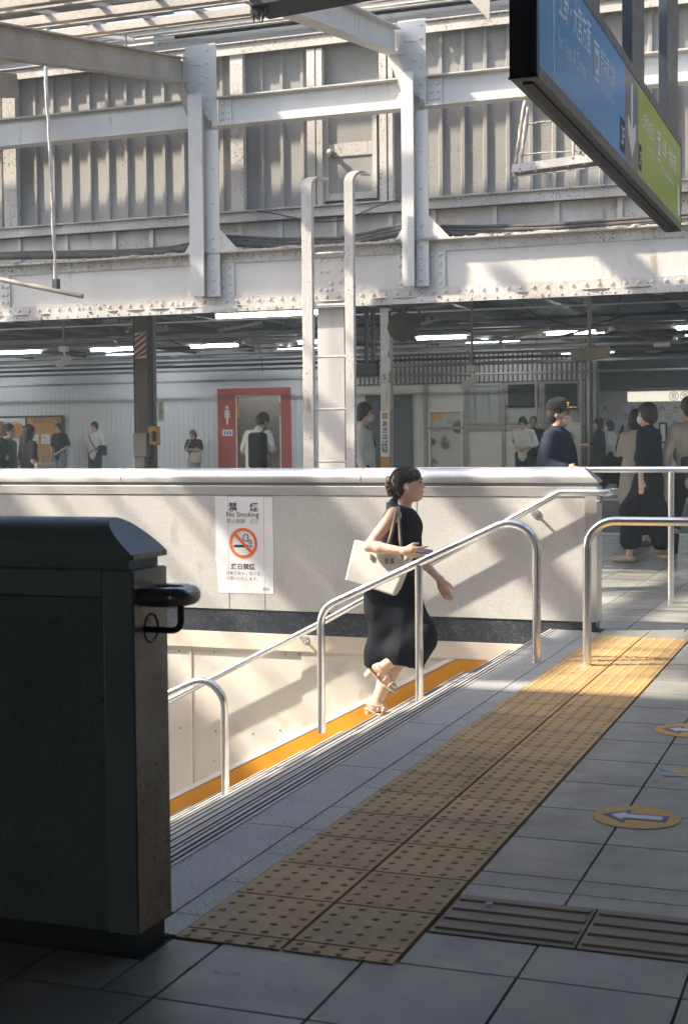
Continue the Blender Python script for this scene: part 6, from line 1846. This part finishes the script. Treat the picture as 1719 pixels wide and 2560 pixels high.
for q in range(110):
    sd = -1 if q % 2 else 1
    v0 = np.array((random.uniform(.35, .80), sd * random.uniform(.05, .80), random.uniform(.25, .75))); v1 = np.array((-.92, sd * random.uniform(.05, .35), random.uniform(-.45, .0)))
    v0 /= np.linalg.norm(v0); v1 /= np.linalg.norm(v1); pts = []
    om = math.acos(float(v0 @ v1)); j = random.uniform(1.005, 1.035)
    for t in np.linspace(0, .94, 9):
        v = (math.sin((1 - t) * om) * v0 + math.sin(t * om) * v1) / math.sin(om)
        pts.append(Hw(-.022 + .0955 * j * v[0], .0825 * j * v[1], .030 + .0855 * j * v[2]))
    m.tube(pts, .0017, 5)
m.build('hair_strands', pmat('brown_strands', (.060, .040, .028), (.02, .014, .01), .38), wo, smooth=True)['kind'] = 'stuff'
m = MB()
m.tube([Hw(-.088, -.052, .058), Hw(-.098, -.058, .02), Hw(-.082, -.055, -.03), Hw(-.062, -.048, -.068)], .0055, 8, fillet=.03)
for q in range(5): m.tube([Hw(-.118 - .004 * math.sin(q), -.035, .05 - .026 * q), Hw(-.150 + .012 * abs(q - 2), -.02, .046 - .026 * q), Hw(-.128, .02, .048 - .026 * q)], .0065, 7, fillet=.01)
m.tube([Hw(-.135, -.03, .055), Hw(-.145, -.03, -.01), Hw(-.13, -.03, -.07)], .005, 7)
m.build('hair_clip', pmat('amber_hair_clip', (.55, .42, .30), None, .25), wo, smooth=True)
# vest
V_ = [c(hip + (0, 0, .06), waist, .118, .112, .06), c(waist, chest, .110, .106, .06), c(chest + (.010, -.055, -.035), chest + (.010, .055, -.035), .092, .092, .05), c(shR + (.008, .045, .004), shL + (.008, -.045, .004), .054, .054, .05),
      c(neck + (-.036, 0, -.045), neck + (-.034, 0, -.002), .058, .054, .02)]
V_ += [c(hip, waist, .132, .108, .05), c(waist, chest, .108, .120, .05), c(chest + (-.01, -.07, .03), chest + (-.01, .07, .03), .093, .093, .04), c(chest + (.03, -.03, .01), chest + (.03, .03, .01), .085, .085, .04)]
blob_obj('vest', V_, .008, CL['black'], wo, .03, lambda X, Y, Z: .003 * np.sin(40 * Z + 30 * X) * np.sin(26 * X - 18 * Z))
m = MB()
for sd in (-1, 1):   # standing collar and lapels
    m.add([L(neck + q) for q in ((-.098, sd * .02, .022), (-.075, sd * .066, .020), (.012, sd * .070, -.030), (.088, sd * .030, -.100), (.122, sd * .050, -.170), (.070, sd * .108, -.128), (.022, sd * .112, -.060), (-.070, sd * .098, -.022))], [(0, 1, 7), (1, 2, 6, 7), (2, 3, 5, 6), (3, 4, 5)])
o = m.build('collar', pmat('collar_cloth', (.028, .031, .038), None, .6), wo); md = o.modifiers.new('t', 'SOLIDIFY'); md.thickness = .008
# skirt: one swinging volume from the waist to the hem
hb_, hf_ = jp(952, 1640, 8.52), jp(1026, 1640, 8.50)
SKp = [c(waist - (0, 0, .02), hip, .108, .138, .06), c(hip, knR + (-.015, .05, .01), .132, .104, .07), c(hip + (-.03, 0, -.02), hb_, .135, .078, .09), c(hip + (0, .04, -.1), hf_ + (0, .10, 0), .15, .085, .10), c(hb_, hf_, .072, .080, .08), c(knR + (-.02, .04, -.03), hf_, .115, .075, .08), c(hip * .5 + hb_ * .5 + (.02, .08, 0), hb_ + (.05, .16, .0), .12, .08, .08), c(hip + (-.055, 0, .0), hip + (-.065, 0, -.12), .11, .11, .06), c(hb_, hb_ + (-.02, 0, -.10), .075, .07, .05), c(hf_, hf_ + (0, 0, -.10), .08, .08, .05)]
SKp += [c(hip + (0, -.08, 0), knR, .105, .078, .04), c(hip + (0, .08, 0), knL, .105, .076, .04), c(knR, knR * .5 + anR * .5, .105, .088, .05), c(knR * .8 + anR * .2 + (0, .1, 0), hb_, .10, .085, .08)]
zh_ = L(jp(984, 1664, 8.5))[2]
def skn(X, Y, Z):
    w_ = np.clip((L(hip)[2] + .12 - Z) / .45, 0, 1)
    q = X * .9 + Y * .5 + Z * .28
    f1_ = np.abs(np.sin(19 * q + 1.5 * np.sin(6 * Z))) ** .7 - .6
    f2_ = np.sin(26 * (X - .9 * Z) + 8 * Y) * np.sin(9 * Z + 2)
    return w_ * (.017 * f1_ + .007 * f2_)
blob_obj('skirt', SKp, .0085, pmat('dark_navy_skirt', (.006, .008, .012), (.009, .011, .017), .8, 0, 6, .7, .3, 160, spec=.15), wo, .06, skn, cut=lambda V: V[:, 2] > zh_ + .02 * np.sin(16 * V[:, 0]) - .03 * V[:, 0])
# block heeled sandals with studded straps
SAND = pmat('nude_sandal', (.62, .50, .40), None, .4); STUD = pmat('pale_stud', (.75, .70, .62), None, .25, .6)
for an, he, to, s_, flat in ((anR, hR, tR, sR, 0), (anL, hL, tL, sL, 1)):
    d = to - he; ln = np.linalg.norm(d); dn = d / ln; nn = np.cross(s_, dn); nn *= np.sign(nn[2])
    sa = MB()
    P0, P1, P2, P3 = he - dn * .02 - nn * .028, he + d * .55 - nn * .034, he + d * .72 - nn * .030, to + d * .12 - nn * .014
    ws = [.026, .032, .040, .032]
    V = []
    for P, w0 in zip((P0, P1, P2, P3), ws):
        for e1, e2 in ((-1, 0), (1, 0), (1, 1), (-1, 1)): V.append(L(P + s_ * w0 * e1 - nn * .009 * e2))
    Fc = [(0, 1, 2, 3), (15, 14, 13, 12)]
    for q in range(3): Fc += [(q * 4 + k, q * 4 + (k + 1) % 4, q * 4 + 4 + (k + 1) % 4, q * 4 + 4 + k) for k in range(4)]
    sa.add(V, Fc)
    so_ = sa.build('sandal', SAND, wo, bevel=.003)
    LOC[so_] = np.zeros(3)
    hl = MB(); top = he + dn * .006 - nn * .036
    bot = top - (nn if not flat else np.array((0, 0, 1.0))) * .05
    if flat: bot = np.array((top[0], top[1], -RIS * 3 + .002))
    hl.tube([L(top), L(bot)], [.026, .023], 8); hl.build('heel', SAND, so_)
    st_ = MB(); sd_ = MB()
    for t, rr, hgt in ((.30, .036, .040), (.55, .040, .026), (.80, .042, .014)):
        cc = he + d * t - nn * .022
        pts = [cc + s_ * (rr * math.cos(a)) + nn * ((hgt + .026) * math.sin(a)) for a in np.linspace(0, math.pi, 11)]
        st_.tube([L(p) for p in pts], .0055, 6)
        for p in pts[1:-1]: sd_.ball(L(p + (p - cc) * .12), .0048, 6, 5)
    ak = an + (0, 0, .01)
    pts = [ak + s_ * .040 * math.cos(a) + dn * .040 * math.sin(a) for a in np.linspace(0, 2 * math.pi, 15)]
    st_.tube([L(p) for p in pts], .005, 6)
    for p in pts[:-1]: sd_.ball(L(p + (p - ak) * .10), .0045, 6, 5)
    st_.build('strap', SAND, so_, smooth=True); sd_.build('stud', STUD, so_, smooth=True)
# tote bag under her arm
YB = 8.385
cn_ = [jp(*p, YB) for p in ((888, 1349), (1034, 1386), (991, 1488), (868, 1449))]
tb = thing('tote_bag', tuple(np.mean(cn_, 0)), 'cream leather tote bag hanging under the arm of the climbing person', 'bag')
m = MB(); cen = np.mean(cn_, 0); V = []
for dy, sc in ((-.058, .94), (-.045, 1.0), (.045, 1.0), (.058, .94)):
    for i_, p in enumerate(cn_):
        f = 0.45 if i_ < 2 else 1.0            # closed at the top, deep at the bottom
        q = cen + (p - cen) * sc; V.append((q[0], q[1] + dy * f, q[2]))
Fc = [(3, 2, 1, 0), (12, 13, 14, 15)]
for q in range(3): Fc += [(q * 4 + k, q * 4 + (k + 1) % 4, q * 4 + 4 + (k + 1) % 4, q * 4 + 4 + k) for k in range(4)]
BAG = pmat('cream_leather', (.60, .575, .53), (.50, .475, .43), .5, 0, 3, .6, .12, 90)
o = m.add(V, Fc).build('bag_body', BAG, tb, bevel=.012)
STR = pmat('taupe_strap', (.20, .17, .145), None, .6)
MB().tube([jp(963, 1385, 8.34), jp(976, 1340, 8.33), jp(990, 1282, 8.365), jp(993, 1268, 8.42), jp(990, 1282, 8.48), jp(985, 1340, 8.47), jp(972, 1390, 8.44)], .011, 8, fillet=.03).build('strap', STR, tb, smooth=True)
MB().tube([jp(1006, 1398, 8.34), jp(1000, 1350, 8.33), jp(996, 1282, 8.37), jp(996, 1268, 8.42)], .010, 8, fillet=.03).build('strap', STR, tb, smooth=True)
m = MB()
for q in ((925, 1392), (963, 1402), (978, 1402)): p = jp(*q, YB - .06); m.box(p[0] - .007, p[0] + .007, p[1] + .012, p[1] + .022, p[2] - .02, p[2] + .015)
m.build('strap_tab', STR, tb)
# phone
p = jp(1060, 1378, 8.27)
MB().obox(p, ((.95, .2, -.1), (-.15, .8, .35), (.15, -.35, .85)), (.052, .030, .004)).build('phone', pmat('phone_glass', (.10, .095, .09), None, .25), label='phone held in the hand of the climbing person', cat='phone', bevel=.003)
# ================================================================== thin haze added to lift the dark tones
hm = bpy.data.materials.new('haze')
hm.use_nodes = True
_t = hm.node_tree; _t.nodes.clear()
_ho = _t.nodes.new('ShaderNodeOutputMaterial'); _hv = _t.nodes.new('ShaderNodeVolumePrincipled')
_hv.inputs['Color'].default_value = (0.82, 0.93, 0.96, 1)
_hv.inputs['Density'].default_value = 0.0038
_hv.inputs['Anisotropy'].default_value = 0.1
_t.links.new(_hv.outputs[0], _ho.inputs['Volume'])
MB().box(-64, 64, -13, 64, -5.6, 7.2).build('haze', hm, kind='stuff')
SC.cycles.volume_bounces = 0
